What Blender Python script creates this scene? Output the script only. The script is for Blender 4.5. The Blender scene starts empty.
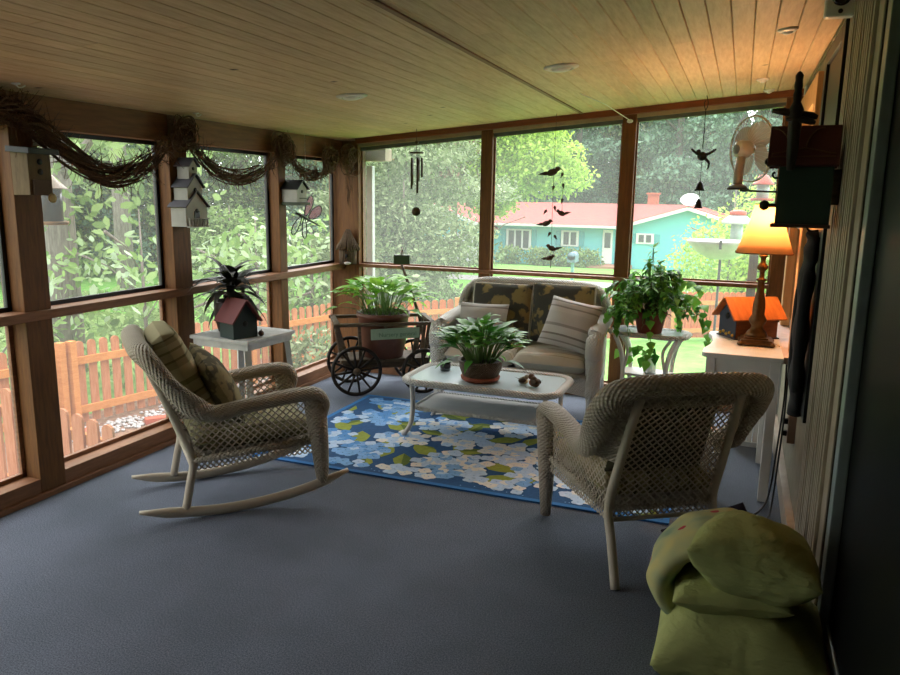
import bpy, bmesh, math, random
import numpy as np
from mathutils import Vector, Matrix, Euler
S = bpy.context.scene
COL = S.collection
PI = math.pi
rnd = random.Random(7)

# ------------------------------------------------------------------ helpers
def lin(h):
    h = h.lstrip('#')
    o = []
    for i in (0, 2, 4):
        c = int(h[i:i+2], 16)/255
        o.append(c/12.92 if c <= .04045 else ((c+.055)/1.055)**2.4)
    return tuple(o)

_m = {}
def newmat(name):
    m = bpy.data.materials.new(name); m.use_nodes = True
    nt = m.node_tree; b = nt.nodes['Principled BSDF']
    return m, nt, b

def setb(b, col=None, rough=.6, metal=0, spec=.4):
    if col: b.inputs['Base Color'].default_value = (*col, 1)
    b.inputs['Roughness'].default_value = rough
    b.inputs['Metallic'].default_value = metal
    b.inputs['Specular IOR Level'].default_value = spec

def nd(nt, t, **kw):
    n = nt.nodes.new(t)
    for k, v in kw.items():
        if k in n.inputs: n.inputs[k].default_value = v
        else: setattr(n, k, v)
    return n

def ramp(nt, fac, stops):
    r = nt.nodes.new('ShaderNodeValToRGB')
    e = r.color_ramp.elements
    e[0].position, e[0].color = stops[0][0], (*stops[0][1], 1)
    e[1].position, e[1].color = stops[-1][0], (*stops[-1][1], 1)
    for p, c in stops[1:-1]:
        x = e.new(p); x.color = (*c, 1)
    nt.links.new(fac, r.inputs[0])
    return r.outputs[0]

def noise(nt, vec, scale, detail=3, rough=.55, stretch=None):
    if stretch:
        mp = nd(nt, 'ShaderNodeMapping'); mp.inputs['Scale'].default_value = stretch
        nt.links.new(vec, mp.inputs['Vector']); vec = mp.outputs[0]
    n = nt.nodes.new('ShaderNodeTexNoise')
    n.inputs['Scale'].default_value = scale; n.inputs['Detail'].default_value = detail
    n.inputs['Roughness'].default_value = rough
    nt.links.new(vec, n.inputs['Vector'])
    return n.outputs[0]

def bump(nt, b, h, strength=.3, dist=.002):
    bn = nt.nodes.new('ShaderNodeBump'); bn.inputs['Strength'].default_value = strength
    bn.inputs['Distance'].default_value = dist
    nt.links.new(h, bn.inputs['Height']); nt.links.new(bn.outputs[0], b.inputs['Normal'])

def objv(nt): return nt.nodes.new('ShaderNodeTexCoord').outputs['Object']
def uvv(nt): return nt.nodes.new('ShaderNodeTexCoord').outputs['UV']

def plain(name, hexc, rough=.6, metal=0, spec=.4, var=.12, scale=12, bmp=0):
    """colour with a soft natural mottling"""
    if name in _m: return _m[name]
    m, nt, b = newmat(name); c = lin(hexc); setb(b, c, rough, metal, spec)
    v = objv(nt); f = noise(nt, v, scale)
    lo = tuple(x*(1-var) for x in c); hi = tuple(min(1, x*(1+var)) for x in c)
    nt.links.new(ramp(nt, f, [(.3, lo), (.7, hi)]), b.inputs['Base Color'])
    if bmp: bump(nt, b, noise(nt, v, scale*8), bmp)
    _m[name] = m; return m

def wood(name, a, bb, stretch, rough=.55, scale=6, spec=.3, island=0):
    if name in _m: return _m[name]
    m, nt, b = newmat(name); setb(b, None, rough, 0, spec)
    v = objv(nt); f = noise(nt, v, scale, 6, .65, stretch)
    col = ramp(nt, f, [(.3, lin(a)), (.72, lin(bb))])
    if island:
        g = nt.nodes.new('ShaderNodeNewGeometry')
        hs = nt.nodes.new('ShaderNodeHueSaturation')
        mr = nt.nodes.new('ShaderNodeMapRange'); mr.inputs[3].default_value = 1-island; mr.inputs[4].default_value = 1+island
        nt.links.new(g.outputs['Random Per Island'], mr.inputs[0]); nt.links.new(mr.outputs[0], hs.inputs['Value'])
        nt.links.new(col, hs.inputs['Color']); col = hs.outputs[0]
        # knots
        vo = nt.nodes.new('ShaderNodeTexVoronoi'); vo.inputs['Scale'].default_value = 2.1
        nt.links.new(v, vo.inputs['Vector'])
        kn = ramp(nt, vo.outputs['Distance'], [(.02, (1, 1, 1)), (.05, (0, 0, 0))])
        mx = nt.nodes.new('ShaderNodeMix'); mx.data_type = 'RGBA'
        nt.links.new(kn, mx.inputs[0]); nt.links.new(col, mx.inputs[6]); mx.inputs[7].default_value = (*lin('#4a2c17'), 1)
        col = mx.outputs[2]
    nt.links.new(col, b.inputs['Base Color'])
    bump(nt, b, f, .12, .002)
    _m[name] = m; return m

def leafmat(name, a, bb, rough=.45, trans=.35, var=None):
    """leaf colour varies from leaf to leaf"""
    if name in _m: return _m[name]
    m, nt, b = newmat(name); setb(b, None, rough, 0, .35)
    g = nt.nodes.new('ShaderNodeNewGeometry')
    stops = [(0, lin(a)), (1, lin(bb))]
    if var: stops = [(0, lin(a)), (.55, lin(bb)), (1, lin(var))]
    col = ramp(nt, g.outputs['Random Per Island'], stops)
    nt.links.new(col, b.inputs['Base Color'])
    tr = nt.nodes.new('ShaderNodeBsdfTranslucent'); nt.links.new(col, tr.inputs[0])
    mx = nt.nodes.new('ShaderNodeMixShader'); mx.inputs[0].default_value = trans
    nt.links.new(b.outputs[0], mx.inputs[1]); nt.links.new(tr.outputs[0], mx.inputs[2])
    nt.links.new(mx.outputs[0], nt.nodes['Material Output'].inputs[0])
    _m[name] = m; return m

def variegated(name, g1, g2, w, amt=.5):
    """green leaf with a pale streaked middle, along the leaf's own UV"""
    m, nt, b = newmat(name); setb(b, None, .4, 0, .4)
    uv = uvv(nt); sp = nt.nodes.new('ShaderNodeSeparateXYZ'); nt.links.new(uv, sp.inputs[0])
    n = noise(nt, objv(nt), 40, 2)
    a = nd(nt, 'ShaderNodeMath', operation='ABSOLUTE'); nt.links.new(sp.outputs[1], a.inputs[0])
    ad = nd(nt, 'ShaderNodeMath', operation='ADD'); nt.links.new(a.outputs[0], ad.inputs[0]); nt.links.new(n, ad.inputs[1])
    g = nt.nodes.new('ShaderNodeNewGeometry')
    base = ramp(nt, g.outputs['Random Per Island'], [(0, lin(g1)), (1, lin(g2))])
    f = ramp(nt, ad.outputs[0], [(amt, (1, 1, 1)), (amt+.2, (0, 0, 0))])
    mx = nt.nodes.new('ShaderNodeMix'); mx.data_type = 'RGBA'
    nt.links.new(f, mx.inputs[0]); nt.links.new(base, mx.inputs[6]); mx.inputs[7].default_value = (*lin(w), 1)
    nt.links.new(mx.outputs[2], b.inputs['Base Color'])
    tr = nt.nodes.new('ShaderNodeBsdfTranslucent'); nt.links.new(mx.outputs[2], tr.inputs[0])
    ms = nt.nodes.new('ShaderNodeMixShader'); ms.inputs[0].default_value = .35
    nt.links.new(b.outputs[0], ms.inputs[1]); nt.links.new(tr.outputs[0], ms.inputs[2])
    nt.links.new(ms.outputs[0], nt.nodes['Material Output'].inputs[0])
    return m

def wickermat(name, hexc, p=.022):
    m, nt, b = newmat(name); setb(b, lin(hexc), .55, 0, .35)
    sp = nt.nodes.new('ShaderNodeSeparateXYZ'); nt.links.new(uvv(nt), sp.inputs[0])
    def wv(out, per, ph=0):
        mu = nd(nt, 'ShaderNodeMath', operation='MULTIPLY'); nt.links.new(out, mu.inputs[0]); mu.inputs[1].default_value = 2*PI/per
        s = nd(nt, 'ShaderNodeMath', operation='SINE'); nt.links.new(mu.outputs[0], s.inputs[0]); return s.outputs[0]
    a = wv(sp.outputs[0], p); c = wv(sp.outputs[1], p)
    pr = nd(nt, 'ShaderNodeMath', operation='MULTIPLY'); nt.links.new(a, pr.inputs[0]); nt.links.new(c, pr.inputs[1])
    bump(nt, b, pr.outputs[0], 1.0, .004)
    n = noise(nt, objv(nt), 9)
    c0 = lin(hexc); nt.links.new(ramp(nt, n, [(.3, tuple(x*.86 for x in c0)), (.7, c0)]), b.inputs['Base Color'])
    return m

def stripes(name, cols, per, axis=0, coord='UV', rough=.85, nz=0):
    m, nt, b = newmat(name); setb(b, None, rough, 0, .1)
    v = uvv(nt) if coord == 'UV' else objv(nt)
    sp = nt.nodes.new('ShaderNodeSeparateXYZ'); nt.links.new(v, sp.inputs[0])
    mu = nd(nt, 'ShaderNodeMath', operation='MULTIPLY'); nt.links.new(sp.outputs[axis], mu.inputs[0]); mu.inputs[1].default_value = 1/per
    fr = nd(nt, 'ShaderNodeMath', operation='FRACT'); nt.links.new(mu.outputs[0], fr.inputs[0])
    r = nt.nodes.new('ShaderNodeValToRGB'); r.color_ramp.interpolation = 'CONSTANT'
    e = r.color_ramp.elements
    e[0].position, e[0].color = 0, (*lin(cols[0][1]), 1)
    e[1].position, e[1].color = cols[1][0], (*lin(cols[1][1]), 1)
    for p, h in cols[2:]:
        x = e.new(p); x.color = (*lin(h), 1)
    nt.links.new(fr.outputs[0], r.inputs[0]); nt.links.new(r.outputs[0], b.inputs['Base Color'])
    bump(nt, b, noise(nt, objv(nt), 300), .25, .001)
    return m

class MB:
    def __init__(s): s.v = []; s.f = []; s.u = []; s.sm = []; s.mi = []
    def add(s, V, F, U=None, smooth=True, mi=0):
        o = len(s.v); s.v += [tuple(p) for p in V]
        for i, f in enumerate(F):
            s.f.append(tuple(o+k for k in f)); s.sm.append(smooth); s.mi.append(mi)
            s.u.append(U[i] if U else [(0, 0)]*len(f))
        return s
    def box(s, x0, x1, y0, y1, z0, z1, M=None, mi=0):
        V = [Vector((x, y, z)) for z in (z0, z1) for y in (y0, y1) for x in (x0, x1)]
        if M is not None: V = [M @ p for p in V]
        F = [(0, 2, 3, 1), (4, 5, 7, 6), (0, 1, 5, 4), (2, 6, 7, 3), (0, 4, 6, 2), (1, 3, 7, 5)]
        return s.add(V, F, None, False, mi)
    def bar(s, a, b, w, h, up=(0, 0, 1), mi=0):
        """square bar from a to b"""
        a = Vector(a); b = Vector(b); t = (b-a).normalized(); u = Vector(up)
        sd = t.cross(u)
        if sd.length < 1e-4: sd = t.cross(Vector((1, 0, 0)))
        sd.normalize(); u = sd.cross(t)
        V = [p + sd*sx*w/2 + u*sz*h/2 for p in (a, b) for sz in (-1, 1) for sx in (-1, 1)]
        return s.add(V, [(0, 1, 3, 2), (4, 6, 7, 5), (0, 4, 5, 1), (2, 3, 7, 6), (0, 2, 6, 4), (1, 5, 7, 3)], None, False, mi)
    def tube(s, P, r, n=8, closed=False, cap=True, up=None, mi=0, smooth=True):
        """r: number, list, or list of (ra, rb); ra is along the side axis, rb along the up axis"""
        P = [Vector(p) for p in P]; N = len(P)
        if not isinstance(r, (list, tuple)): r = [r]*N
        T = []
        for i in range(N):
            a = P[(i-1) % N] if closed else P[max(i-1, 0)]; b = P[(i+1) % N] if closed else P[min(i+1, N-1)]
            d = b-a
            T.append(d.normalized() if d.length > 1e-9 else Vector((0, 0, 1)))
        V = []; L = [0]
        u = Vector(up) if up else None
        if u is None:
            u = Vector((0, 0, 1)) if abs(T[0].z) < .9 else Vector((1, 0, 0))
        for i in range(N):
            if up: uu = Vector(up) if not callable(up) else up(i)
            else: uu = u
            sd = T[i].cross(uu)
            if sd.length < 1e-5: sd = T[i].cross(Vector((.3, 1, .2)))
            sd.normalize(); w = sd.cross(T[i]).normalized()
            if not up: u = w
            ra, rb = r[i] if isinstance(r[i], (tuple, list)) else (r[i], r[i])
            for k in range(n):
                a = 2*PI*k/n
                V.append(P[i]+sd*math.cos(a)*ra+w*math.sin(a)*rb)
            if i: L.append(L[-1]+(P[i]-P[i-1]).length)
        if closed: L.append(L[-1]+(P[0]-P[-1]).length)
        F = []; U = []
        rr = sum((x if not isinstance(x, (tuple, list)) else (x[0]+x[1])/2) for x in r)/N
        c = 2*PI*rr
        for i in range(N if closed else N-1):
            j = (i+1) % N
            for k in range(n):
                q = (k+1) % n
                F.append((i*n+k, i*n+q, j*n+q, j*n+k))
                U.append([(L[i], c*k/n), (L[i], c*(k+1)/n), (L[i+1], c*(k+1)/n), (L[i+1], c*k/n)])
        if cap and not closed:
            F.append(tuple(range(n-1, -1, -1))); U.append([(0, 0)]*n)
            F.append(tuple((N-1)*n+k for k in range(n))); U.append([(0, 0)]*n)
        return s.add(V, F, U, smooth, mi)
    def lathe(s, prof, n=24, c=(0, 0, 0), mi=0, sq=None, M=None):
        V = []
        for r, z in prof:
            for k in range(n):
                a = 2*PI*k/n
                x, y = math.cos(a), math.sin(a)
                if sq:
                    d = (abs(x)**sq+abs(y)**sq)**(-1/sq); x *= d; y *= d
                p = Vector((c[0]+r*x, c[1]+r*y, c[2]+z))
                V.append(M @ p if M is not None else p)
        F = []; U = []; L = 0
        for i in range(len(prof)-1):
            l2 = L+math.dist(prof[i], prof[i+1])
            R = max(prof[i][0], prof[i+1][0])
            for k in range(n):
                q = (k+1) % n
                F.append((i*n+k, i*n+q, (i+1)*n+q, (i+1)*n+k))
                a, b = 2*PI*R*k/n, 2*PI*R*(k+1)/n
                U.append([(a, L), (b, L), (b, l2), (a, l2)])
            L = l2
        if prof[0][0] > 1e-6: F.append(tuple(range(n-1, -1, -1))); U.append([(0, 0)]*n)
        if prof[-1][0] > 1e-6: F.append(tuple((len(prof)-1)*n+k for k in range(n))); U.append([(0, 0)]*n)
        return s.add(V, F, U, True, mi)
    def grid(s, fn, nu, nv, su=1, sv=1, mi=0, smooth=True, flip=False):
        V = [Vector(fn(i/nu, j/nv)) for i in range(nu+1) for j in range(nv+1)]
        F = []; U = []; w = nv+1
        for i in range(nu):
            for j in range(nv):
                f = (i*w+j, (i+1)*w+j, (i+1)*w+j+1, i*w+j+1)
                u = [(i/nu*su, j/nv*sv), ((i+1)/nu*su, j/nv*sv), ((i+1)/nu*su, (j+1)/nv*sv), (i/nu*su, (j+1)/nv*sv)]
                if flip: f = f[::-1]; u = u[::-1]
                F.append(f); U.append(u)
        return s.add(V, F, U, smooth, mi)
    def ball(s, c, r, n=14, m=10, mi=0, M=None):
        if not isinstance(r, (tuple, list)): r = (r, r, r)
        V = []
        for i in range(m+1):
            t = PI*i/m
            for k in range(n):
                a = 2*PI*k/n
                p = Vector((r[0]*math.sin(t)*math.cos(a), r[1]*math.sin(t)*math.sin(a), -r[2]*math.cos(t)))
                V.append((M @ p if M is not None else p)+Vector(c))
        F = [(i*n+k, i*n+(k+1) % n, (i+1)*n+(k+1) % n, (i+1)*n+k) for i in range(m) for k in range(n)]
        return s.add(V, F, None, True, mi)
    def prism(s, poly, z0, z1, M=None, mi=0):
        """polygon (x, y) pulled from z0 to z1, placed by M"""
        n = len(poly)
        V = [Vector((x, y, z)) for z in (z0, z1) for x, y in poly]
        if M is not None: V = [M @ p for p in V]
        F = [tuple(range(n-1, -1, -1)), tuple(range(n, 2*n))]+[(k, (k+1) % n, n+(k+1) % n, n+k) for k in range(n)]
        return s.add(V, F, None, False, mi)
    def leaf(s, b, d, nrm, L, W, curl=.25, n=4, fold=.15, shape=.45, mi=0):
        b = Vector(b); d = Vector(d).normalized(); nrm = Vector(nrm)
        sd = d.cross(nrm)
        if sd.length < 1e-4: sd = d.cross(Vector((1, .2, .1)))
        sd.normalize(); up = sd.cross(d).normalized()
        V = []; U = []; F = []
        p = b.copy(); dd = d.copy()
        for i in range(n+1):
            t = i/n
            w = W/2*(math.sin(PI*min(1, t**shape*1.0)) if t < 1 else 0)
            w = max(w, W*.02)
            V += [p-sd*w+up*w*fold, p.copy(), p+sd*w+up*w*fold]
            dd = (dd-up*curl/n*1.0).normalized(); up = sd.cross(dd).normalized()
            p = p+dd*(L/n)
        for i in range(n):
            o = i*3; q = o+3
            F += [(o, o+1, q+1, q), (o+1, o+2, q+2, q+1)]
            t0, t1 = i/n, (i+1)/n
            U += [[(t0, -1), (t0, 0), (t1, 0), (t1, -1)], [(t0, 0), (t0, 1), (t1, 1), (t1, 0)]]
        return s.add(V, F, U, True, mi)
    def build(s, name, m, parent=None, bevel=0, loc=None, rz=0, seg=2):
        me = bpy.data.meshes.new(name)
        me.from_pydata(s.v, [], s.f)
        uvl = me.uv_layers.new(name='UVMap')
        flat = [c for f in s.u for p in f for c in p]
        uvl.data.foreach_set('uv', flat)
        me.polygons.foreach_set('use_smooth', s.sm)
        ms = m if isinstance(m, (list, tuple)) else [m]
        for x in ms: me.materials.append(x)
        me.polygons.foreach_set('material_index', s.mi)
        if bevel:
            bm = bmesh.new(); bm.from_mesh(me)
            ed = [e for e in bm.edges if len(e.link_faces) == 2 and e.calc_face_angle(0) > .6]
            bmesh.ops.bevel(bm, geom=ed, offset=bevel, segments=seg, profile=.6, affect='EDGES', clamp_overlap=True)
            bm.to_mesh(me); bm.free()
        me.update()
        o = bpy.data.objects.new(name, me); COL.objects.link(o)
        if parent is not None: o.parent = parent
        if loc is not None: o.location = loc
        o.rotation_euler.z = rz
        return o

def thing(name, label, cat, loc=(0, 0, 0), rz=0, group=None):
    o = bpy.data.objects.new(name, None); COL.objects.link(o)
    o.empty_display_size = .05
    o.location = loc; o.rotation_euler.z = math.radians(rz)
    o['label'] = label; o['category'] = cat
    if group: o['group'] = group
    return o
def tag(o, label, cat, group=None, kind=None):
    o['label'] = label; o['category'] = cat
    if group: o['group'] = group
    if kind: o['kind'] = kind
    return o
def struct(o, label=None, cat=None):
    o['kind'] = 'structure'
    if label: o['label'] = label
    if cat: o['category'] = cat
    return o
def boxo(name, m, x0, x1, y0, y1, z0, z1, parent=None, bevel=.004, M=None):
    return MB().box(x0, x1, y0, y1, z0, z1, M).build(name, m, parent, bevel)

def cr(pts, k=6, closed=False):
    """smooth curve through points (Catmull-Rom)"""
    P = [Vector(p) for p in pts]; n = len(P); out = []
    rng = range(n if closed else n-1)
    for i in rng:
        p0 = P[(i-1) % n] if closed or i > 0 else P[0]*2-P[1]
        p1 = P[i]; p2 = P[(i+1) % n]
        p3 = P[(i+2) % n] if closed or i+2 < n else P[n-1]*2-P[n-2]
        for j in range(k):
            t = j/k
            out.append(.5*((2*p1)+(p2-p0)*t+(2*p0-5*p1+4*p2-p3)*t*t+(3*p1-p0-3*p2+p3)*t**3))
    if not closed: out.append(P[-1])
    return out
def lerp(a, b, t): return a+(b-a)*t
def interp(xs, ys, x):
    if x <= xs[0]: return ys[0]
    for i in range(len(xs)-1):
        if x <= xs[i+1]: return lerp(ys[i], ys[i+1], (x-xs[i])/(xs[i+1]-xs[i]))
    return ys[-1]

def lattice(mb, fn, W, H, step, r=.004, k=10):
    """diagonal cane strands over a patch fn(s, t), s in 0..W and t in 0..H metres"""
    for sgn in (1, -1):
        c = -H if sgn > 0 else 0
        c += step*.5
        while c < (W if sgn > 0 else W+H):
            if sgn > 0: t0, t1 = max(0, -c), min(H, W-c)
            else: t0, t1 = max(0, c-W), min(H, c)
            if t1-t0 > step*.3:
                q = max(2, int((t1-t0)/(H)*k)+1)
                P = []
                for i in range(q+1):
                    t = lerp(t0, t1, i/q); x = c+t if sgn > 0 else c-t
                    p = Vector(fn(min(max(x/W, 0), 1), t/H)); P.append(p)
                mb.tube(P, r, 4, cap=False)
            c += step
    return mb

def cushion(mb, w, d, h, nu=16, nv=16, crown=.25, M=None, wr=0, seed=0, mi=0, edge=.35, pinch=0):
    """stuffed cushion: w by d, h thick, centred on the origin"""
    R = random.Random(seed)
    ph = [R.uniform(0, 6) for _ in range(6)]
    def prof(a): 
        a = abs(a)
        return (max(0, 1-a**(2/edge)))**edge if a < 1 else 0
    for sg in (1, -1):
        def fn(s, t, sg=sg):
            u, v = s*2-1, t*2-1
            u = math.copysign(abs(u)**.7, u); v = math.copysign(abs(v)**.7, v)
            th = prof(u)*prof(v)
            z = sg*h/2*th*(1-crown+crown*(1-u*u*.8)*(1-v*v*.8))
            x = u*w/2*(1-pinch*(1-v*v)); y = v*d/2*(1-pinch*(1-u*u))
            if wr: z += wr*th*(math.sin(u*7+ph[0]+v*3)*.5+math.sin(v*9+ph[1]-u*4)*.5+math.sin((u+v)*13+ph[2])*.25)
            p = Vector((x, y, z))
            return M @ p if M is not None else p
        mb.grid(fn, nu, nv, w, d, mi, True, flip=(sg < 0))
    return mb

# ------------------------------------------------------------------ materials
M = {}
M['post'] = wood('stained timber', '#573619', '#7a5126', (9, 9, 1), .6)
M['postlight'] = wood('fresh timber', '#6e4526', '#8f6036', (9, 9, 1), .6)
M['rail'] = wood('timber rail', '#6f4b30', '#93684a', (3, 1, 9), .55)
M['ceil'] = wood('ceiling boards', '#bd9a74', '#dabd98', (12, 1.2, 12), .5, 5, .35, .09)
M['groove'] = plain('groove backing', '#3a2a1c', .9)
M['black'] = plain('black metal', '#131313', .45, .2)
M['carpet'] = None
M['white'] = plain('white paint', '#dedcd6', .45, var=.05)
M['whitewash'] = plain('worn white paint', '#b9bbb8', .6, var=.12, scale=20)
M['wicker'] = wickermat('woven white wicker', '#b3a793', .02)
M['wickersofa'] = wickermat('woven white sofa wicker', '#ccc8c0', .02)
M['cane'] = plain('painted cane', '#b9ae9a', .5, var=.06)
M['trimgrey'] = plain('grey trim paint', '#8c8a7a', .55, var=.08)
M['beige'] = plain('beige casing paint', '#a59a86', .55, var=.1)
M['terra'] = plain('terracotta', '#8a4a35', .8, var=.15)
M['terradark'] = plain('brown clay', '#6a4030', .75, var=.2)
M['soil'] = plain('potting soil', '#241a12', .95, var=.4, scale=60)
M['oldwood'] = wood('weathered wood', '#40352a', '#6d5c4a', (2, 9, 9), .75)
M['iron'] = plain('dark iron', '#2a2420', .55, .5)
M['green'] = plain('dark green paint', '#1d3026', .6)
M['glass'] = None

m, nt, b = newmat('carpet'); setb(b, None, .95, 0, .1)
v = objv(nt); f = noise(nt, v, 190, 3, .8); f2 = noise(nt, v, 2.2, 4)
c1 = ramp(nt, f, [(.32, lin('#4b515f')), (.68, lin('#99a1b1'))])
mx = nd(nt, 'ShaderNodeMix', data_type='RGBA', blend_type='MULTIPLY'); mx.inputs[0].default_value = 1
nt.links.new(c1, mx.inputs[6]); nt.links.new(ramp(nt, f2, [(.3, (.74, .76, .74)), (.7, (1, 1, 1))]), mx.inputs[7])
nt.links.new(mx.outputs[2], b.inputs['Base Color']); bump(nt, b, f, 1.0, .008); M['carpet'] = m

m, nt, b = newmat('insect screen')
tr = nd(nt, 'ShaderNodeBsdfTransparent'); tl = nd(nt, 'ShaderNodeBsdfTranslucent'); df = nd(nt, 'ShaderNodeBsdfDiffuse')
tl.inputs[0].default_value = (.62, .64, .62, 1); df.inputs[0].default_value = (.25, .25, .25, 1)
a = nd(nt, 'ShaderNodeMixShader'); a.inputs[0].default_value = .75
nt.links.new(df.outputs[0], a.inputs[1]); nt.links.new(tl.outputs[0], a.inputs[2])
bx = nd(nt, 'ShaderNodeMixShader'); bx.inputs[0].default_value = .2
nt.links.new(tr.outputs[0], bx.inputs[1]); nt.links.new(a.outputs[0], bx.inputs[2])
nt.links.new(bx.outputs[0], nt.nodes['Material Output'].inputs[0]); M['screen'] = m
def screenmat(nm, k):
    c = M['screen'].copy(); c.name = nm
    for n in c.node_tree.nodes:
        if n.type == 'MIX_SHADER' and abs(n.inputs[0].default_value-.2) < 1e-3: n.inputs[0].default_value = k
    return c
M['screen_clear'] = screenmat('clear screen', .07)
M['screen_back'] = screenmat('hazy screen', .085)

m, nt, b = newmat('table glass'); setb(b, (.72, .84, .88), .12, 0, .6); b.inputs['Alpha'].default_value = .78
bump(nt, b, noise(nt, objv(nt), 90), .25, .002); M['glass'] = m
M['doorglass'] = plain('dark door', '#0c0e0d', .5, spec=.1)

# ------------------------------------------------------------------ room shell
XL, YB, XR = -3.11, 5.534, .33
def ceilz(x): return 1.935+(x-XL)*.083
struct(boxo('floor', M['carpet'], -3.26, .5, -2.2, 5.66, -.06, 0, bevel=0))

# ceiling: tongue and groove boards running away from the camera, tilted down to the outer wall
mb = MB(); r2 = random.Random(3)
x = XL-.14; bw = .083
while x < XR+.02:
    y = -2.2+r2.uniform(-1.5, 0)
    while y < 5.6:
        y2 = min(y+r2.choice((1.8, 2.4, 3.0, 3.6)), 5.62); y0 = max(y, -2.2)
        if y2 > y0+.05:
            xa, xb = x+.0008, x+bw-.0008; za, zb = ceilz(xa), ceilz(xb)
            ch = .0035
            V = [(xa, y0+.001, za+ch), (xa+ch, y0+.001, za), (xb-ch, y0+.001, zb), (xb, y0+.001, zb+ch),
                 (xa, y2-.001, za+ch), (xa+ch, y2-.001, za), (xb-ch, y2-.001, zb), (xb, y2-.001, zb+ch),
                 (xa, y0, za+.018), (xb, y0, zb+.018), (xa, y2, za+.018), (xb, y2, zb+.018)]
            mb.add(V, [(0, 4, 5, 1), (1, 5, 6, 2), (2, 6, 7, 3), (0, 8, 10, 4), (3, 7, 11, 9), (0, 1, 2, 3, 9, 8), (4, 10, 11, 7, 6, 5)], None, False)
        y = y2
        if y2 >= 5.6: break
    x += bw
ce = struct(mb.build('ceiling', M['ceil']))
mb = MB(); mb.add([(-3.3, -2.2, ceilz(-3.3)+.019), (.5, -2.2, ceilz(.5)+.019), (.5, 5.8, ceilz(.5)+.019), (-3.3, 5.8, ceilz(-3.3)+.019),
                   (-3.3, -2.2, ceilz(-3.3)+.12), (.5, -2.2, ceilz(.5)+.12), (.5, 5.8, ceilz(.5)+.12), (-3.3, 5.8, ceilz(-3.3)+.12)],
                  [(0, 1, 2, 3), (7, 6, 5, 4), (0, 4, 5, 1), (1, 5, 6, 2), (2, 6, 7, 3), (3, 7, 4, 0)], None, False)
mb.build('roof_deck', M['groove'], ce)
# metal seam strip between two runs of boards
mb = MB(); xs = -1.13; mb.box(xs-.012, xs+.012, -2.2, 5.5, ceilz(xs)-.006, ceilz(xs)+.002)
mb.build('seam_strip', M['rail'], ce, .002)

n = 0
def trim(m, *a, bevel=.004, M_=None):
    global n; n += 1
    return struct(boxo('trim_%d' % n, m, *a, bevel=bevel, M=M_))
# outer (left) wall posts
trim(M['post'], -3.25, XL, 2.49, 2.635, 0, 1.93)
trim(M['post'], -3.24, XL, 3.505, 3.655, 0, 1.93)
trim(M['post'], -3.225, XL, 4.60, 4.69, 0, 1.93)
trim(M['post'], -3.25, XL, .2, .345, 0, 1.93)
trim(M['post'], -3.25, XL, -2.1, -1.95, 0, 1.93)
# corner post and back wall posts
trim(M['post'], -3.11, -2.96, 5.52, 5.655, 0, 1.93)
trim(M['post'], -3.25, -3.112, 5.54, 5.66, 0, 1.93)
trim(M['post'], -1.905, -1.812, YB, 5.63, 0, 2.03)
trim(M['post'], -.842, -.746, YB, 5.63, 0, 2.12)
trim(M['postlight'], .075, .135, 5.66, 5.74, -.85, 1.17)
trim(M['post'], .215, .33, YB, 5.63, 0, 2.2)
# outer wall: beam, mid rail, bottom sill
trim(wood('beam timber', '#633f22', '#85572f', (9, .8, 9), .6), -3.24, XL-.004, -2.1, 5.54, 1.785, 1.945)
trim(M['rail'], -3.20, XL+.02, -2.1, 5.52, .885, .93)
trim(M['rail'], -3.25, XL-.002, -2.1, 5.53, 0, .10)
trim(M['rail'], XL-.002, XL+.02, -2.1, 5.52, 0, .028)
# back wall: mid rail, bottom sill, sloped top trim
trim(M['rail'], -2.96, .215, 5.515, 5.60, .905, .932)
trim(M['rail'], -2.96, .33, YB-.004, 5.64, 0, .115)
def slope(m, y0, y1, d0, d1):
    global n; n += 1
    mb = MB(); V = []
    for z in (d0, d1):
        for x in (-2.97, .33):
            for y in (y0, y1): V.append((x, y, ceilz(x)+z))
    V = [V[0], V[2], V[1], V[3], V[4], V[6], V[5], V[7]]
    mb.add(V, [(0, 2, 3, 1), (4, 5, 7, 6), (0, 1, 5, 4), (2, 6, 7, 3), (0, 4, 6, 2), (1, 3, 7, 5)], None, False)
    return struct(mb.build('trim_%d' % n, m))
slope(wood('red timber', '#6b3b20', '#8c5230', (1, 9, 9), .5), 5.49, YB-.002, -.042, .0)
slope(plain('soffit paint', '#a89878', .7), 5.54, 5.64, -.066, .0)
slope(plain('grey screen frame', '#5d625c', .5), 5.565, 5.60, -.094, -.066)
# unseen solid wall added behind the viewer to dim the foreground
struct(boxo('wall_near_light_block', plain('house siding', '#8a8474', .7), -3.25, .5, -2.3, -2.2, 0, 2.35, bevel=0))

# screens: window_1.. are bays with black or pale frames
wn = 0
def bay_left(y0, y1, dark=True):
    global wn
    for z0, z1 in ((.10, .885), (.93, 1.785)):
        wn += 1
        x = -3.205 if z0 > .5 else -3.215
        mb = MB(); mb.box(x-.0008, x+.0008, y0, y1, z0, z1)
        o = struct(mb.build('window_%d' % wn, M['screen_clear']))
        f = MB(); w = .022
        for a in ((y0, y1, z0, z0+w), (y0, y1, z1-w, z1), (y0, y0+w, z0, z1), (y1-w, y1, z0, z1)):
            f.box(x-.012, x+.012, *a)
        f.build('screen_frame', M['black'] if z0 > .5 else M['rail'], o, .002)
struct(boxo('wall_left_light_block', plain('house siding', '#8a8474', .7), -3.25, -3.13, -2.2, .2, 0, 2.0, bevel=0))  # unseen wall added instead of a screen bay, cuts light on the foreground
bay_left(.345, 2.49); bay_left(2.635, 3.505); bay_left(3.655, 4.60); bay_left(4.69, 5.52)
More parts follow.
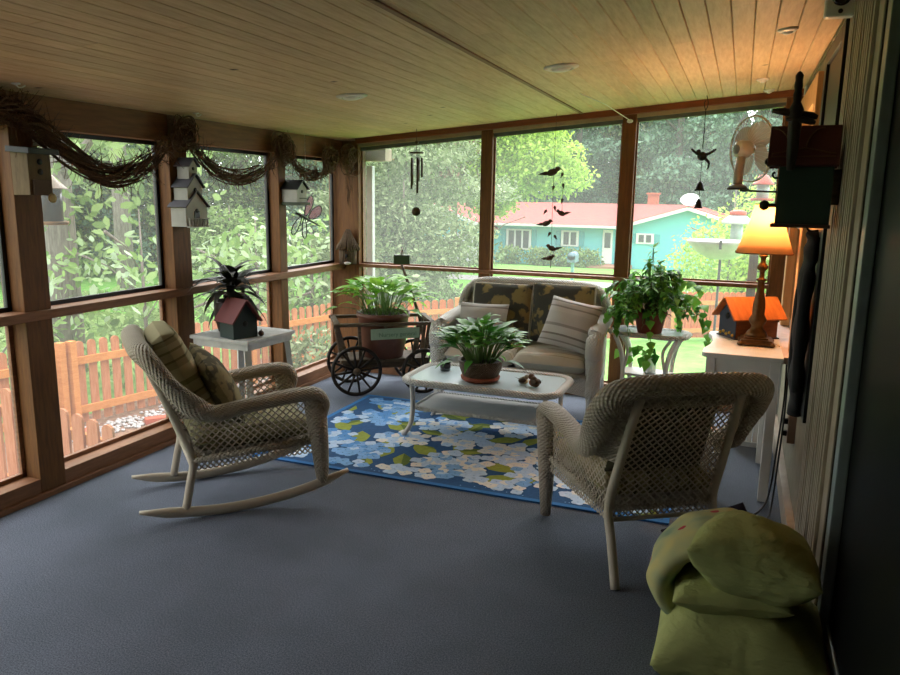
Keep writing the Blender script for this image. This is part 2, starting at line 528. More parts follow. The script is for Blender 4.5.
def bay_back(x0, x1):
    global wn
    xm = (x0+x1)/2
    for k in (0, 1):
        wn += 1
        z0 = .115 if k == 0 else .932
        mb = MB(); y = 5.585
        zt0, zt1 = (.905, .905) if k == 0 else (ceilz(x0)-.094, ceilz(x1)-.094)
        V = [(x0, y, z0), (x1, y, z0), (x1, y, zt1), (x0, y, zt0)]
        mb.add(V+[(a, c+.0016, d) for a, c, d in V], [(0, 1, 2, 3), (7, 6, 5, 4), (0, 4, 5, 1), (1, 5, 6, 2), (2, 6, 7, 3), (3, 7, 4, 0)], None, False)
        o = struct(mb.build('window_%d' % wn, M['screen_back']))
        f = MB(); w = .012
        f.box(x0, x1, y-.008, y+.008, z0, z0+w); f.box(x0, x0+w, y-.008, y+.008, z0, zt0); f.box(x1-w, x1, y-.008, y+.008, z0, zt1)
        f.build('screen_frame', M['rail'], o, .002)
bay_back(-2.96, -1.905); bay_back(-1.812, -.842); bay_back(-.746, .215)

# house wall on the right
struct(boxo('wall_right', plain('house siding', '#8a8474', .7), XR, .47, 2.5, 5.66, 0, 2.24, bevel=0))
struct(boxo('wall_house', plain('house siding', '#8a8474', .7), .40, .5, -2.2, 2.5, 0, 2.24, bevel=0))
struct(boxo('baseboard_right', plain('baseboard paint', '#9c8f80', .5), XR-.035, XR, 3.3, 5.53, 0, .11))
# window in the house wall: casing, dark panes, sill
wn += 1
w5 = struct(boxo('window_%d' % wn, plain('window glass dark', '#15191b', .12, spec=.6), XR-.004, XR+.03, 4.1, 5.02, .8, 2.0, bevel=0))
cas = wood('pale pine casing', '#b98a56', '#d2a873', (9, 9, 1), .5)
boxo('casing', cas, XR-.05, XR, 4.0, 4.13, .74, 2.10, w5); boxo('casing', cas, XR-.05, XR, 4.99, 5.12, .74, 2.10, w5)
boxo('casing', cas, XR-.05, XR, 4.13, 4.99, 1.97, 2.10, w5)
boxo('sill', plain('pink white sill', '#d8c0b4', .5), XR-.085, XR, 3.97, 5.15, .70, .735, w5)
for zz in (1.35,): boxo('sash_bar', cas, XR-.03, XR, 4.13, 4.99, zz, zz+.05, w5)
trim(M['whitewash'], XR-.03, XR, 5.2, 5.3, .02, 2.2)
trim(M['black'], XR-.02, XR, 5.32, 5.36, .02, 2.2)
# black shutter beside the window
sh = thing('window_shutter', 'tall black panelled shutter on the house wall beside the doorway casing', 'shutter', (XR-.002, 3.56, .62))
mb = MB(); mb.box(-.03, 0, -.36, -.27, 0, 1.54); mb.box(-.03, 0, .27, .36, 0, 1.54)
for z in (0, .74, 1.48): mb.box(-.03, 0, -.27, .27, z, z+.06)
mb.build('frame', M['black'], sh, .003)
for za, zb in ((.06, .74), (.80, 1.48)): boxo('panel', M['black'], -.018, 0, -.27, .27, za, zb, sh, .006)
# doorway casing of fluted boards, and the dark storm door
dr = struct(boxo('door_1', M['doorglass'], .362, .385, .9, 2.40, .20, 2.12, bevel=.004))
for i, (ya, yb, xx) in enumerate(((2.98, 3.16, .308), (2.79, 2.97, .311), (2.6, 2.78, .314))):
    mb = MB(); mb.box(xx, XR, ya, yb, 0, 2.2); k = (yb-ya)/4
    for j in range(3): mb.box(xx-.004, xx, ya+k*(j+.65), ya+k*(j+1.25), .0, 2.2)
    mb.build('casing', M['beige'], dr, .003)
boxo('edge_strip', plain('pale grey metal', '#93a09c', .4, .3), .33, .362, 2.40, 2.47, .14, 2.12, dr)
boxo('jamb', M['beige'], .325, .40, 2.50, 2.6, .02, 2.2, dr)
boxo('door_gap', M['black'], .345, .40, 2.47, 2.50, .02, 2.2, dr)
boxo('edge_strip', plain('pale grey metal', '#93a09c', .4, .3), .352, .362, 1.0, 2.40, .14, .2, dr)
boxo('threshold', M['rail'], .30, .40, .8, 2.6, 0, .05, dr)
boxo('threshold', plain('threshold metal', '#a89c98', .4, .3), .335, .40, .8, 2.47, .05, .125, dr)

# ------------------------------------------------------------------ rug
def make_rug():
    x0, x1, y0, y1 = -2.53, -.2, 3.40, 4.86
    R = random.Random(21)
    mats = [plain('rug navy', '#23507f', .95, var=.15, scale=60), plain('rug border blue', '#2f72b2', .95, var=.1, scale=60),
            plain('rug blue petal', '#7aa9dc', .95, var=.14, scale=50), plain('rug pale petal', '#b7cfe9', .95, var=.1, scale=50),
            plain('rug cream petal', '#e2dfda', .95, var=.08, scale=50), plain('rug leaf', '#8f9a3e', .95, var=.15, scale=50),
            plain('rug dark leaf', '#5f7230', .95, var=.15, scale=50), plain('rug mid blue', '#5590d0', .95, var=.1, scale=50)]
    mb = MB(); T = .009
    mb.box(x0, x1, y0, y1, 0, T, mi=0)
    w = .03
    for a in ((x0, x1, y0, y0+w), (x0, x1, y1-w, y1), (x0, x0+w, y0+w, y1-w), (x1-w, x1, y0+w, y1-w)):
        mb.box(a[0], a[1], a[2], a[3], T, T+.0008, mi=1)
    ins = lambda x, y: x0+.04 < x < x1-.04 and y0+.04 < y < y1-.04
    def poly(P, z, mi):
        if all(ins(*p) for p in P): mb.add([(p[0], p[1], z) for p in P], [tuple(range(len(P)))], None, False, mi)
    cent = []
    tries = 0
    while len(cent) < 26 and tries < 4000:
        tries += 1
        c = (R.uniform(x0, x1), R.uniform(y0, y1), R.uniform(.15, .235))
        if all(math.dist(c[:2], q[:2]) > (c[2]+q[2])*.86 for q in cent): cent.append(c)
    lz = [0]
    # leaves
    for c in cent:
        for k in range(R.randint(3, 5)):
            a = R.uniform(0, 2*PI); L = R.uniform(.17, .25); W = L*.46
            bx, by = c[0]+math.cos(a)*c[2]*.8, c[1]+math.sin(a)*c[2]*.8
            a2 = a+R.uniform(-.5, .5); d = (math.cos(a2), math.sin(a2)); s = (-d[1], d[0])
            for half, mi in ((1, 5), (-1, 6 if R.random() < .4 else 5)):
                P = [(bx, by)]
                for t in (.2, .4, .6, .8):
                    ww = W/2*math.sin(PI*t)*(1+.15*((int(t*5)) % 2))*half
                    P.append((bx+d[0]*L*t+s[0]*ww, by+d[1]*L*t+s[1]*ww))
                P.append((bx+d[0]*L, by+d[1]*L))
                lz[0] += 1; poly(P if half < 0 else P[::-1], T+.001+lz[0]*1.5e-6, mi)
    # flower heads of many four-petalled florets
    for ci, c in enumerate(cent):
        kind = R.random()
        pal = [(2, 2, 7, 3), (3, 3, 2, 4), (4, 4, 3, 3)][0 if kind < .42 else 1 if kind < .72 else 2]
        nf = int(c[2]*c[2]*1150); z = T+.0013+ci*.00001
        for k in range(nf):
            rr = c[2]*math.sqrt((k+.5)/nf); a = k*2.39996+R.uniform(-.3, .3)
            fx, fy = c[0]+rr*math.cos(a), c[1]+rr*math.sin(a)*.92
            pr = R.uniform(.036, .046); rot = R.uniform(0, 6.28)
            mi = R.choice(pal)
            P = []
            for q in range(20):
                th = 2*PI*q/20; rad = pr*(.72+.28*abs(math.cos(2*th)))
                P.append((fx+rad*math.cos(th+rot), fy+rad*math.sin(th+rot)))
            zz = z+.0000012*k*(1)+.0004
            poly(P, zz, mi)
            pm = 0 if mi in (2, 7) else 2
            P = [(fx+.005*math.cos(q), fy+.005*math.sin(q)) for q in (0, 1.57, 3.14, 4.71)]
            poly(P, zz+.0002, pm)
    o = mb.build('area_rug', mats)
    tag(o, 'blue floral area rug with hydrangea heads under the coffee table', 'rug')
make_rug()

# ------------------------------------------------------------------ wicker chairs
strp = stripes('olive striped ticking', [(0, '#8b8463'), (.22, '#6a6547'), (.30, '#9a9371'), (.62, '#77724f'), (.72, '#a39c7c')], .12, 1)
oliv = plain('olive cushion cloth', '#6f6a52', .9, var=.12, scale=18, bmp=.2)

def floral(name, base, flower, flower2, sc=9):
    if name in _m: return _m[name]
    m, nt, b = newmat(name); setb(b, None, .9, 0, .1)
    v = objv(nt)
    mp = nd(nt, 'ShaderNodeMapping'); nt.links.new(v, mp.inputs[0])
    w = noise(nt, v, 14, 3)
    mxv = nd(nt, 'ShaderNodeMix', data_type='VECTOR'); mxv.inputs[0].default_value = .12
    nt.links.new(mp.outputs[0], mxv.inputs[4])
    nn = nt.nodes.new('ShaderNodeTexNoise'); nn.inputs['Scale'].default_value = 18; nt.links.new(v, nn.inputs['Vector'])
    nt.links.new(nn.outputs['Color'], mxv.inputs[5])
    vo = nt.nodes.new('ShaderNodeTexVoronoi'); vo.inputs['Scale'].default_value = sc; nt.links.new(mxv.outputs[1], vo.inputs['Vector'])
    col = ramp(nt, vo.outputs['Distance'], [(.0, lin(flower2)), (.2, lin(flower)), (.47, lin(flower)), (.57, lin(base)), (1, lin(base))])
    nt.links.new(col, b.inputs['Base Color']); bump(nt, b, noise(nt, v, 250), .2, .001)
    _m[name] = m; return m
flor = floral('dark floral cloth', '#45453f', '#85764f', '#665a3c')

def wicker_chair(root, rocker):
    ub = 0 if rocker else -.07
    W, C = M['wicker'], M['cane']
    # rear posts run from the floor up the back, leaning
    fz = .055 if rocker else 0
    for s in (-1, 1):
        P = cr([(ub, s*.235, fz), (lerp(ub, .05, .55), s*.232, .17), (.05, s*.228, .29), (.0, s*.222, .46), (-.07, s*.213, .66), (-.12, s*.205, .79)], 4)
        MB().tube(P, .019, 10).build('rear_post', C, root)
    # front legs: woven, tapering to the foot
    for s in (-1, 1):
        P = [(.645, s*.275, fz+.02 if rocker else 0), (.645, s*.278, .15), (.64, s*.284, .30), (.63, s*.29, .44), (.62, s*.29, .52)]
        mb = MB().tube(P, [(.024, .026), (.034, .036), (.042, .044), (.048, .052), (.045, .05)], 14, up=(1, 0, 0))
        mb.build('front_leg', W, root)
    # the rim: one thick woven roll from arm to arm over the top of the back
    half = [(.66, .29, .43), (.668, .29, .485), (.635, .29, .532), (.55, .29, .542), (.42, .288, .535), (.27, .29, .522), (.15, .300, .515),
            (.07, .318, .56), (-.005, .322, .645), (-.06, .322, .73), (-.105, .295, .80), (-.13, .21, .828), (-.137, .0, .836)]
    rad = [(.036, .025), (.044, .030), (.050, .034), (.052, .034), (.050, .034), (.048, .034), (.05, .038),
           (.034, .052), (.034, .056), (.036, .056), (.042, .05), (.048, .042), (.048, .042)]
    pts = [(u, -v, z) for u, v, z in half]+[(u, v, z) for u, v, z in half[-2::-1]]
    rr = rad+rad[-2::-1]
    K = 6; P = cr(pts, K)
    rads = []; ups = []
    for i in range(len(P)):
        t = i/K; a = int(min(t, len(pts)-1)); bq = min(a+1, len(pts)-1); f = t-a
        rads.append((lerp(rr[a][0], rr[bq][0], f), lerp(rr[a][1], rr[bq][1], f)))
        p = P[i]
        k = min(1, max(0, (p.z-.545)/.15)) if p.x < .2 else 0
        upv = Vector((0, 0, 1)).lerp(Vector((0, 0, 1))+Vector((0, math.copysign(1.2, p.y) if abs(p.y) > .05 else p.y*24, 0))*(1 if p.z < .86 else .3), k)
        if p.x > .63 and p.z < .545: upv = Vector((1, 0, .2))
        ups.append(upv.normalized())
    # (frame built by hand so the roll can twist outward along the back)
    V = []; L = [0]; n = 16
    for i, p in enumerate(P):
        a = P[max(i-1, 0)]; c = P[min(i+1, len(P)-1)]
        t = (c-a).normalized(); sd = t.cross(ups[i]).normalized(); w = sd.cross(t).normalized()
        for k in range(n):
            an = 2*PI*k/n
            V.append(p+sd*math.cos(an)*rads[i][0]+w*math.sin(an)*rads[i][1])
        if i: L.append(L[-1]+(p-P[i-1]).length)
    F = []; U = []
    for i in range(len(P)-1):
        for k in range(n):
            q = (k+1) % n
            F.append((i*n+k, i*n+q, (i+1)*n+q, (i+1)*n+k)); e = .3/n
            U.append([(L[i], e*k), (L[i], e*(k+1)), (L[i+1], e*(k+1)), (L[i+1], e*k)])
    F += [tuple(range(n-1, -1, -1)), tuple((len(P)-1)*n+k for k in range(n))]; U += [[(0, 0)]*n]*2
    MB().add(V, F, U).build('arm_and_back_roll', W, root)
    # back lattice
    def backf(s, t):
        z = lerp(.30, .79, t); v = lerp(-.215, .215, s)
        u = interp([.29, .46, .66, .79], [.05, .0, -.07, -.12], z)-.02*(1-(2*s-1)**2)
        return (u, v*lerp(1.03, .95, t), z)
    mb = lattice(MB(), backf, .43, .49, .031, .0033, 10)
    mb.build('back_lattice', C, root)
    # woven band under the roll and side wings between post and roll
    mb = MB()
    mb.grid(lambda s, t: Vector(backf(s, lerp(.9, 1.06, t)))+Vector((.004, 0, .0)), 12, 3, .43, .09)
    for sg in (-1, 1):
        def wing(s, t, sg=sg):
            z = lerp(.49, .80, t)
            u0 = interp([.29, .46, .66, .79], [.05, .0, -.07, -.12], z)
            u1, v1 = interp([.49, .515, .56, .65, .745, .82], [.12, .12, .06, -.01, -.06, -.1], z), interp([.49, .515, .56, .65, .745, .82], [.28, .29, .31, .32, .32, .29], z)
            return (lerp(u0, u1, s), sg*lerp(.22, v1, s), z)
        mb.grid(wing, 3, 10, .12, .34)
    mb.build('woven_panel', W, root)
    # side lattice below each arm
    for sg in (-1, 1):
        def sidef(s, t, sg=sg):
            u = lerp(.06+.0*t, .62, s); z = lerp(.285, .51, t)
            u0 = interp([.285, .53], [.05, .05], z)
            return (lerp(u0, .62, s), sg*lerp(.235, .285, min(1, s*.6+t*.4)), z)
        mb = lattice(MB(), sidef, .56, .225, .034, .0034, 6)
        mb.tube([sidef(0, 0), sidef(.5, 0), sidef(1, 0)], .012, 8)
        mb.build('side_lattice', C, root)
    # seat frame with woven apron
    mb = MB()
    for sg in (-1, 1): mb.tube([(.05, sg*.232, .285), (.62, sg*.275, .30)], .018, 8)
    mb.tube([(.05, -.232, .285), (.05, .232, .285)], .016, 8)
    mb.tube([(.64, -.275, .30), (.665, 0, .30), (.64, .275, .30)], .02, 8)
    mb.grid(lambda s, t: (lerp(.06, .64, s), lerp(-.24, .24, t)*lerp(.97, 1.12, s), .285), 6, 6, .56, .5)
    mb.grid(lambda s, t: (.655+.01*math.sin(PI*s), lerp(-.265, .265, s), lerp(.225+.03*math.sin(PI*s), .30, t)), 12, 3, .53, .08)
    mb.build('seat_frame', W, root)
    ap = MB()
    for sg in (-1, 1):
        lattice(ap, lambda s, t, sg=sg: (lerp(.06, .62, s), sg*lerp(.233, .277, s), lerp(.235, .287, t)), .56, .05, .026, .0035, 3)
    lattice(ap, lambda s, t: (.05, lerp(-.225, .225, s), lerp(.235, .285, t)), .45, .05, .026, .0035, 3)
    ap.tube([(.05, -.23, .235), (.05, .23, .235)], .010, 8)
    ap.build('apron_lattice', C, root)
    # seat cushion
    cushion(MB(), .56, .50, .115, 18, 16, .12, Matrix.Translation((.345, 0, .36)), .004, 3, edge=.3).build('seat_cushion', strp, root)
    if rocker:
        for s in (-1, 1):
            P = []
            for i in range(25):
                t = i/24; u = lerp(-.20, .78, t)
                z = .026+.30*(u-.24)**2
                P.append((u, s*lerp(.24, .28, min(1, max(0, u/.64))), z))
            r = [(.017, .025*min(1, .3+min(i, 24-i)*.25)) for i in range(25)]
            MB().tube(P, r, 10, up=(0, 0, 1)).build('rocker_runner', C, root)

rk = thing('rocking_chair', 'white wicker rocking chair with two back cushions, by the outer screen', 'rocking chair', (-2.475, 2.74, -.008), 48)
rk.rotation_euler.y = math.radians(-2.2)
wicker_chair(rk, True)
ac = thing('wicker_armchair', 'white wicker armchair seen from behind, in front of the white console table', 'armchair', (-.182, 2.905, 0), 123)
wicker_chair(ac, False)

def pillow(name, label, cat, loc, rot, w, d, h, mat, seed, group=None, trimm=None, pinch=.05, edge=.42, crown=.5):
    Mx = Euler(rot, 'XYZ').to_matrix().to_4x4()
    o = cushion(MB(), w, d, h, 20, 20, crown, Mx, .004, seed, edge=edge, pinch=pinch).build(name, mat, None, loc=loc)
    tag(o, label, cat, group)
    return o
R2 = math.radians
def chairpt(u, v, z, o, hd):
    a = R2(hd); return (o[0]+u*math.cos(a)-v*math.sin(a), o[1]+u*math.sin(a)+v*math.cos(a), z)
def orient(hd, lean, roll=0):
    """local x = width along the chair's left, local z = outward normal facing forward"""
    a = R2(hd)
    f = Vector((math.cos(a), math.sin(a), 0)); l = Vector((-math.sin(a), math.cos(a), 0))
    le = R2(lean)
    nrm = f*math.cos(le)+Vector((0, 0, 1))*math.sin(le)
    up = l.cross(nrm)*-1
    up = nrm.cross(l)
    l2 = l*math.cos(R2(roll))+up*math.sin(R2(roll)); up2 = nrm.cross(l2)
    return Matrix((l2, up2, nrm)).transposed().to_euler('XYZ')
ro = (-2.48, 2.735)
ao = (-.182, 2.905)
pillow('back_pillow', 'olive striped back pillow standing upright in the rocking chair', 'pillow', chairpt(.03, .02, .67, ro, 48), orient(48, 24), .42, .43, .16, strp, 5, pinch=0, edge=.24, crown=.25)
pillow('throw_pillow', 'dark gold floral throw pillow leaning on the rocking chair arm', 'pillow', chairpt(.20, -.03, .585, ro, 48), orient(48, 28, 10), .36, .36, .15, floral('gold floral cloth', '#5d5846', '#8f8463', '#776c4c', 12), 6)
pillow('back_pillow', 'dark olive back pillow inside the wicker armchair seen through its woven back', 'pillow', chairpt(.07, 0, .60, ao, 123), orient(123, 20), .43, .42, .14, plain('dark olive cloth', '#45432f', .9, var=.2, scale=12), 15)

# ------------------------------------------------------------------ loveseat
def loveseat():
    W, C = M['wickersofa'], plain('sofa cane', '#ccc8c0', .5, var=.06)
    lo = thing('loveseat', 'white wicker loveseat with floral back cushions below the rear screens', 'loveseat', (-1.41, 4.91, 0), 0)
    hw = .555     # to the arm centre line
    # arms: woven slabs with rounded tops
    for s in (-1, 1):
        P = cr([(s*hw, -.02, .0), (s*(hw+.01), -.025, .25), (s*(hw+.012), -.02, .46)], 4)
        MB().tube(P, [(.036, .036)]*3+[(.05, .05)]*3+[(.06, .055)]*(len(P)-6), 14, up=(0, 1, 0)).build('front_leg', W, lo)
        P = cr([(s*(hw+.012), -.05, .44), (s*(hw+.012), -.045, .54), (s*(hw+.01), .0, .585), (s*(hw), .14, .61), (s*(hw-.005), .30, .625), (s*(hw-.01), .44, .64)], 5)
        MB().tube(P, [(.06, .04)]*len(P), 14, up=(0, 1, .4)).build('arm_roll', W, lo)
        mb = MB()
        mb.grid(lambda a, c: (s*(hw+.012), lerp(-.02, .45, a), lerp(.22, .59, c)), 8, 8, .47, .48)
        mb.build('arm_panel', W, lo)
        MB().tube([(s*(hw-.02), .48, 0), (s*(hw-.02), .49, .35), (s*(hw-.04), .52, .70)], .022, 10).build('rear_leg', C, lo)
    # back
    top = cr([(-hw+.0, .44, .58), (-hw+.005, .47, .72), (-hw+.05, .50, .81), (-.39, .515, .858), (0, .52, .868), (.39, .515, .858), (hw-.05, .50, .81), (hw-.005, .47, .72), (hw, .44, .58)], 6)
    MB().tube(top, [(.035, .05)]*len(top), 14, up=(0, -1, .2)).build('back_roll', W, lo)
    def bk(a, c):
        x = lerp(-.535, .535, a); zt = .855-.10*max(0, (abs(x)-.37)/.165)**2
        return (x, lerp(.43, .52, c), lerp(.33, zt, c))
    mb = MB(); mb.grid(bk, 24, 12, 1.14, .6); mb.build('back_panel', W, lo)
    # seat frame and woven apron
    mb = MB(); mb.box(-.52, .52, -.02, .46, .27, .30); mb.grid(lambda a, c: (lerp(-.52, .52, a), -.035, lerp(.17+.05*math.sin(PI*a), .31, c)), 24, 4, 1.12, .14)
    mb.tube([(-.52, -.035, .31), (.52, -.035, .31)], .018, 8)
    mb.build('seat_frame', W, lo)
    bg = stripes('grey beige ticking', [(0, '#b6b0a2'), (.30, '#989281'), (.36, '#bcb6a8'), (.70, '#8f8978'), (.76, '#b6b0a2')], .17, 1)
    for k, x in enumerate((-.255, .255)):
        cushion(MB(), .51, .52, .15, 18, 16, .18, Matrix.Translation((x, .20, .375)), .005, 8+k, edge=.3).build('seat_cushion', bg, lo)
    return bg
bg = loveseat()
for k, (x, lab) in enumerate(((-1.625, 'dark floral back cushion, left of the two on the loveseat'), (-1.155, 'dark floral back cushion, right of the two on the loveseat'))):
    t = pillow('back_cushion', lab, 'cushion', (x, 5.265, .652+.018*k), (R2(78), 0, R2(1.5 if k else -1)), .46, .43, .13, flor, 31+k, 'floral back cushions on the loveseat', pinch=.02)
    mb = MB(); Mx = Euler((R2(78), 0, 0), 'XYZ').to_matrix()
    e = [Vector(p) for p in ((-.222, -.207, 0), (.222, -.207, 0), (.222, .207, 0), (-.222, .207, 0))]
    P = cr([e[0].lerp(e[1], .05), e[0].lerp(e[1], .5), e[0].lerp(e[1], .95), e[1].lerp(e[2], .05), e[1].lerp(e[2], .5), e[1].lerp(e[2], .95), e[2].lerp(e[3], .05), e[2].lerp(e[3], .5), e[2].lerp(e[3], .95), e[3].lerp(e[0], .05), e[3].lerp(e[0], .5), e[3].lerp(e[0], .95)], 4, True)
    mb.tube([Mx @ p for p in P], .007, 6, closed=True)
    mb.build('piping', plain('pale piping', '#c9c4b4', .8), t)
gst = stripes('grey striped cloth', [(0, '#b6b2ac'), (.16, '#86807a'), (.22, '#a8a49e'), (.40, '#77716a'), (.47, '#b6b2ac'), (.7, '#8e8983'), (.76, '#b0aca6')], .22, 1)
pillow('throw_pillow', 'grey striped throw pillow at the left end of the loveseat, behind the potted plant', 'pillow', (-1.71, 5.09, .585), (R2(68), 0, R2(4)), .37, .31, .13, gst, 41, 'grey striped pillows on the loveseat')
pillow('throw_pillow', 'grey striped throw pillow tilted on its corner at the right end of the loveseat', 'pillow', (-1.055, 5.06, .63), tuple((Euler((R2(64), 0, R2(-6)), 'XYZ').to_matrix() @ Euler((0, 0, R2(-9))).to_matrix()).to_euler()), .38, .36, .14, gst, 42, 'grey striped pillows on the loveseat')

# ------------------------------------------------------------------ coffee table
def rrect(x0, x1, y0, y1, c, k=5):
    P = []
    for cx, cy, a0 in ((x1-c, y1-c, 0), (x0+c, y1-c, 90), (x0+c, y0+c, 180), (x1-c, y0+c, 270)):
        for i in range(k+1):
            a = R2(a0+90*i/k); P.append((cx+c*math.cos(a), cy+c*math.sin(a)))
    return P
ct = thing('coffee_table', 'white wicker coffee table with a pale blue glass top on the floral rug', 'coffee table', (-1.41, 4.33, .009), 0)
H = .355
P = rrect(-.49, .49, -.265, .265, .12)
mb = MB(); mb.tube([(x, y, H) for x, y in P], [(.026, .02)]*len(P), 12, closed=True, up=(0, 0, 1)); mb.build('table_rim', M['wickersofa'], ct)
mb = MB(); mb.prism(rrect(-.475, .475, -.25, .25, .11), H-.004, H+.006); mb.build('glass_top', M['glass'], ct)
mb = MB(); mb.prism(rrect(-.47, .47, -.245, .245, .11), H-.03, H-.012); mb.build('under_panel', plain('pale blue underglass', '#b4d0e4', .4, var=.06), ct)
mb = MB(); P = rrect(-.43, .43, -.2, .2, .06)
mb.prism(P, .165, .178); mb.tube([(x, y, .172) for x, y in P], .014, 8, closed=True)
mb.build('lower_shelf', M['wickersofa'], ct)
for sx in (-1, 1):
    for sy in (-1, 1):
        P = cr([(sx*.43, sy*.215, H-.01), (sx*.425, sy*.212, .26), (sx*.425, sy*.212, .17), (sx*.435, sy*.22, .07), (sx*.475, sy*.245, 0)], 5)
        MB().tube(P, [(.015, .02)]*len(P), 10, up=(0, 1, 0)).build('leg', plain('sofa cane', '#ccc8c0', .5, var=.06), ct)
top_z = .009+H+.006

# ------------------------------------------------------------------ plants
def basket(name, parent, r0, r1, h, mat, n=28, rings=0):
    mb = MB()
    mb.lathe([(r0*.9, 0), (r0, .004), (lerp(r0, r1, .5)*1.03, h*.5), (r1, h*.92), (r1*1.05, h*.93), (r1*1.05, h), (r1*.93, h), (r1*.9, h*.85)], n)
    return mb.build(name, mat, parent)
def soil(parent, r, z):
    mb = MB(); mb.lathe([(r, z), (r*.5, z+.012), (0.0001, z+.016)], 20); mb.build('soil', M['soil'], parent)

def leafy(parent, R, nst, zb, spread, hgt, L, Wd, mat, droop=1.0, stem=True, r0=.05, nper=1, up=.6, trail=0, name='foliage', stemmat=None, lift=0):
    """stalks rising from the pot, each carrying one or more arching leaves"""
    mb = MB(); st = MB()
    for k in range(nst):
        a = k*2.39996+R.uniform(-.4, .4); q = math.sqrt((k+.5)/nst)
        o = Vector((math.cos(a)*r0*q, math.sin(a)*r0*q, zb))
        rad = spread*q*R.uniform(.7, 1.1); h = hgt*(1.05-q*up)*R.uniform(.75, 1.1)
        e = o+Vector((math.cos(a)*rad, math.sin(a)*rad, h))
        m1 = o.lerp(e, .5)+Vector((0, 0, h*.22))
        P = cr([o, m1, e], 4)
        st.tube(P, [lerp(.0035, .002, i/len(P)) for i in range(len(P))], 5, cap=False)
        for j in range(nper):
            p = P[-1-(j*2 if j*2 < len(P)-1 else len(P)-2)]
            aa = a+(0 if j == 0 else R.uniform(-1.4, 1.4))
            d = Vector((math.cos(aa), math.sin(aa), R.uniform(-.1, .75)*(1-q*.6)+lift))
            ll = L*R.uniform(.7, 1.15)
            mb.leaf(p, d, (0, 0, 1), ll, ll*Wd, droop*R.uniform(.6, 1.3), 5, .12)
    f = mb.build(name, mat, parent)
    if stem: st.build('stem', stemmat or plain('green stem', '#5d7a38', .6), f)
    return f

G1 = variegated('variegated leaf', '#5f9f2c', '#9ccf48', '#d3e2a8', .40)
G2 = leafmat('glossy mid green leaf', '#2f6f20', '#5f9f36', .45, .3, '#86bd4c')
G3 = leafmat('deep green trailing leaf', '#2a5c1f', '#5b9a35', .4, .35, '#8fc45a')
G4 = leafmat('dark bronze leaf', '#15130f', '#29261b', .6, .08, '#34361f')
vine = plain('vine stem', '#5b5a2e', .7)

# coffee-table plant in a clay bowl
pp = thing('potted_plant', 'leafy green plant in a round brown basket on the coffee table', 'plant', (-1.44, 4.27, top_z), 0)
mb = MB(); mb.lathe([(.095, 0), (.118, .012), (.124, .03), (.112, .036)], 28); mb.build('saucer', M['terra'], pp)
wb = wickermat('brown woven basket', '#5e4630', .016)
mb = MB(); mb.lathe([(.09, .02), (.112, .036), (.132, .085), (.135, .12), (.142, .125), (.142, .135), (.128, .135), (.122, .11)], 30); mb.build('basket', wb, pp)
soil(pp, .124, .115)
leafy(pp, random.Random(11), 90, .12, .15, .25, .125, .6, G2, .8, True, .09, 2, .5, lift=.6)
leafy(pp, random.Random(14), 8, .125, .13, .02, .14, .45, G2, 1.3, False, .09, 1, .2, name='foliage')

# wagon
wg = thing('goat_wagon', 'dark weathered wooden wagon with four spoked wheels in the corner', 'wagon', (-2.555, 5.125, 0), 35)
OW = M['oldwood']
def wheel(x, y, R_, nspk=12):
    mb = MB()
    P = [(x+R_*.945*math.cos(2*PI*k/40), y, R_+R_*.945*math.sin(2*PI*k/40)) for k in range(40)]
    mb.tube(P, [(.0145, .016)]*40, 8, closed=True, up=(0, 1, 0))
    for k in range(nspk):
        a = 2*PI*k/nspk+.13
        mb.tube([(x, y, R_), (x+R_*.93*math.cos(a), y, R_+R_*.93*math.sin(a))], [.011, .008], 6)
    w = mb.build('wheel', M['iron'], wg)
    hb = MB(); hb.lathe([(.0001, -.035), (.02, -.035), (.028, -.015), (.028, .015), (.02, .035), (.0001, .035)], 14, M=Matrix.Translation((x, y, R_)) @ Matrix.Rotation(PI/2, 4, 'X'))
    hb.build('hub', OW, w)
for (u, v_, r_) in ((-.22, -.215, .19), (.30, -.215, .172), (-.22, .20, .19), (.30, .20, .172)): wheel(u, v_, r_)
for u, r_ in ((-.22, .19), (.30, .172)):
    MB().tube([(u, -.22, r_), (u, .205, r_)], .012, 8).build('axle', M['iron'], wg)
mb = MB(); mb.box(-.33, .36, -.155, .155, .235, .262)
for v_ in (-.12, .12): mb.box(-.3, .36, v_-.02, v_+.02, .19, .236)
mb.build('bed', OW, wg, .003)
# flared rails on stakes
zr = .545
C4 = [(-.36, -.22), (.37, -.22), (.37, .20), (-.36, .20)]
for i in range(4):
    a, c = C4[i], C4[(i+1) % 4]
    mb = MB(); d = Vector((c[0]-a[0], c[1]-a[1], 0)).normalized()*.03
    mb.bar(Vector((a[0], a[1], zr))-d, Vector((c[0], c[1], zr))+d, .042, .024)
    mb.build('top_rail', OW, wg, .004)
for a, c in (((-.36, -.22), (-.27, -.145)), ((.37, -.22), (.30, -.145)), ((.37, .2), (.30, .135)), ((-.36, .2), (-.27, .135)), ((.0, -.22), (.0, -.15)), ((.0, .2), (.0, .14)),
             ((.37, -.08), (.33, -.06)), ((.37, .08), (.33, .06)), ((-.36, -.08), (-.31, -.06)), ((-.36, .08), (-.31, .06)), ((.25, -.22), (.22, -.15)), ((-.2, -.22), (-.18, -.15))):
    MB().bar((c[0], c[1], .24), (a[0], a[1], zr-.01), .028, .024, (1, 0, 0)).build('stake', OW, wg, .003)
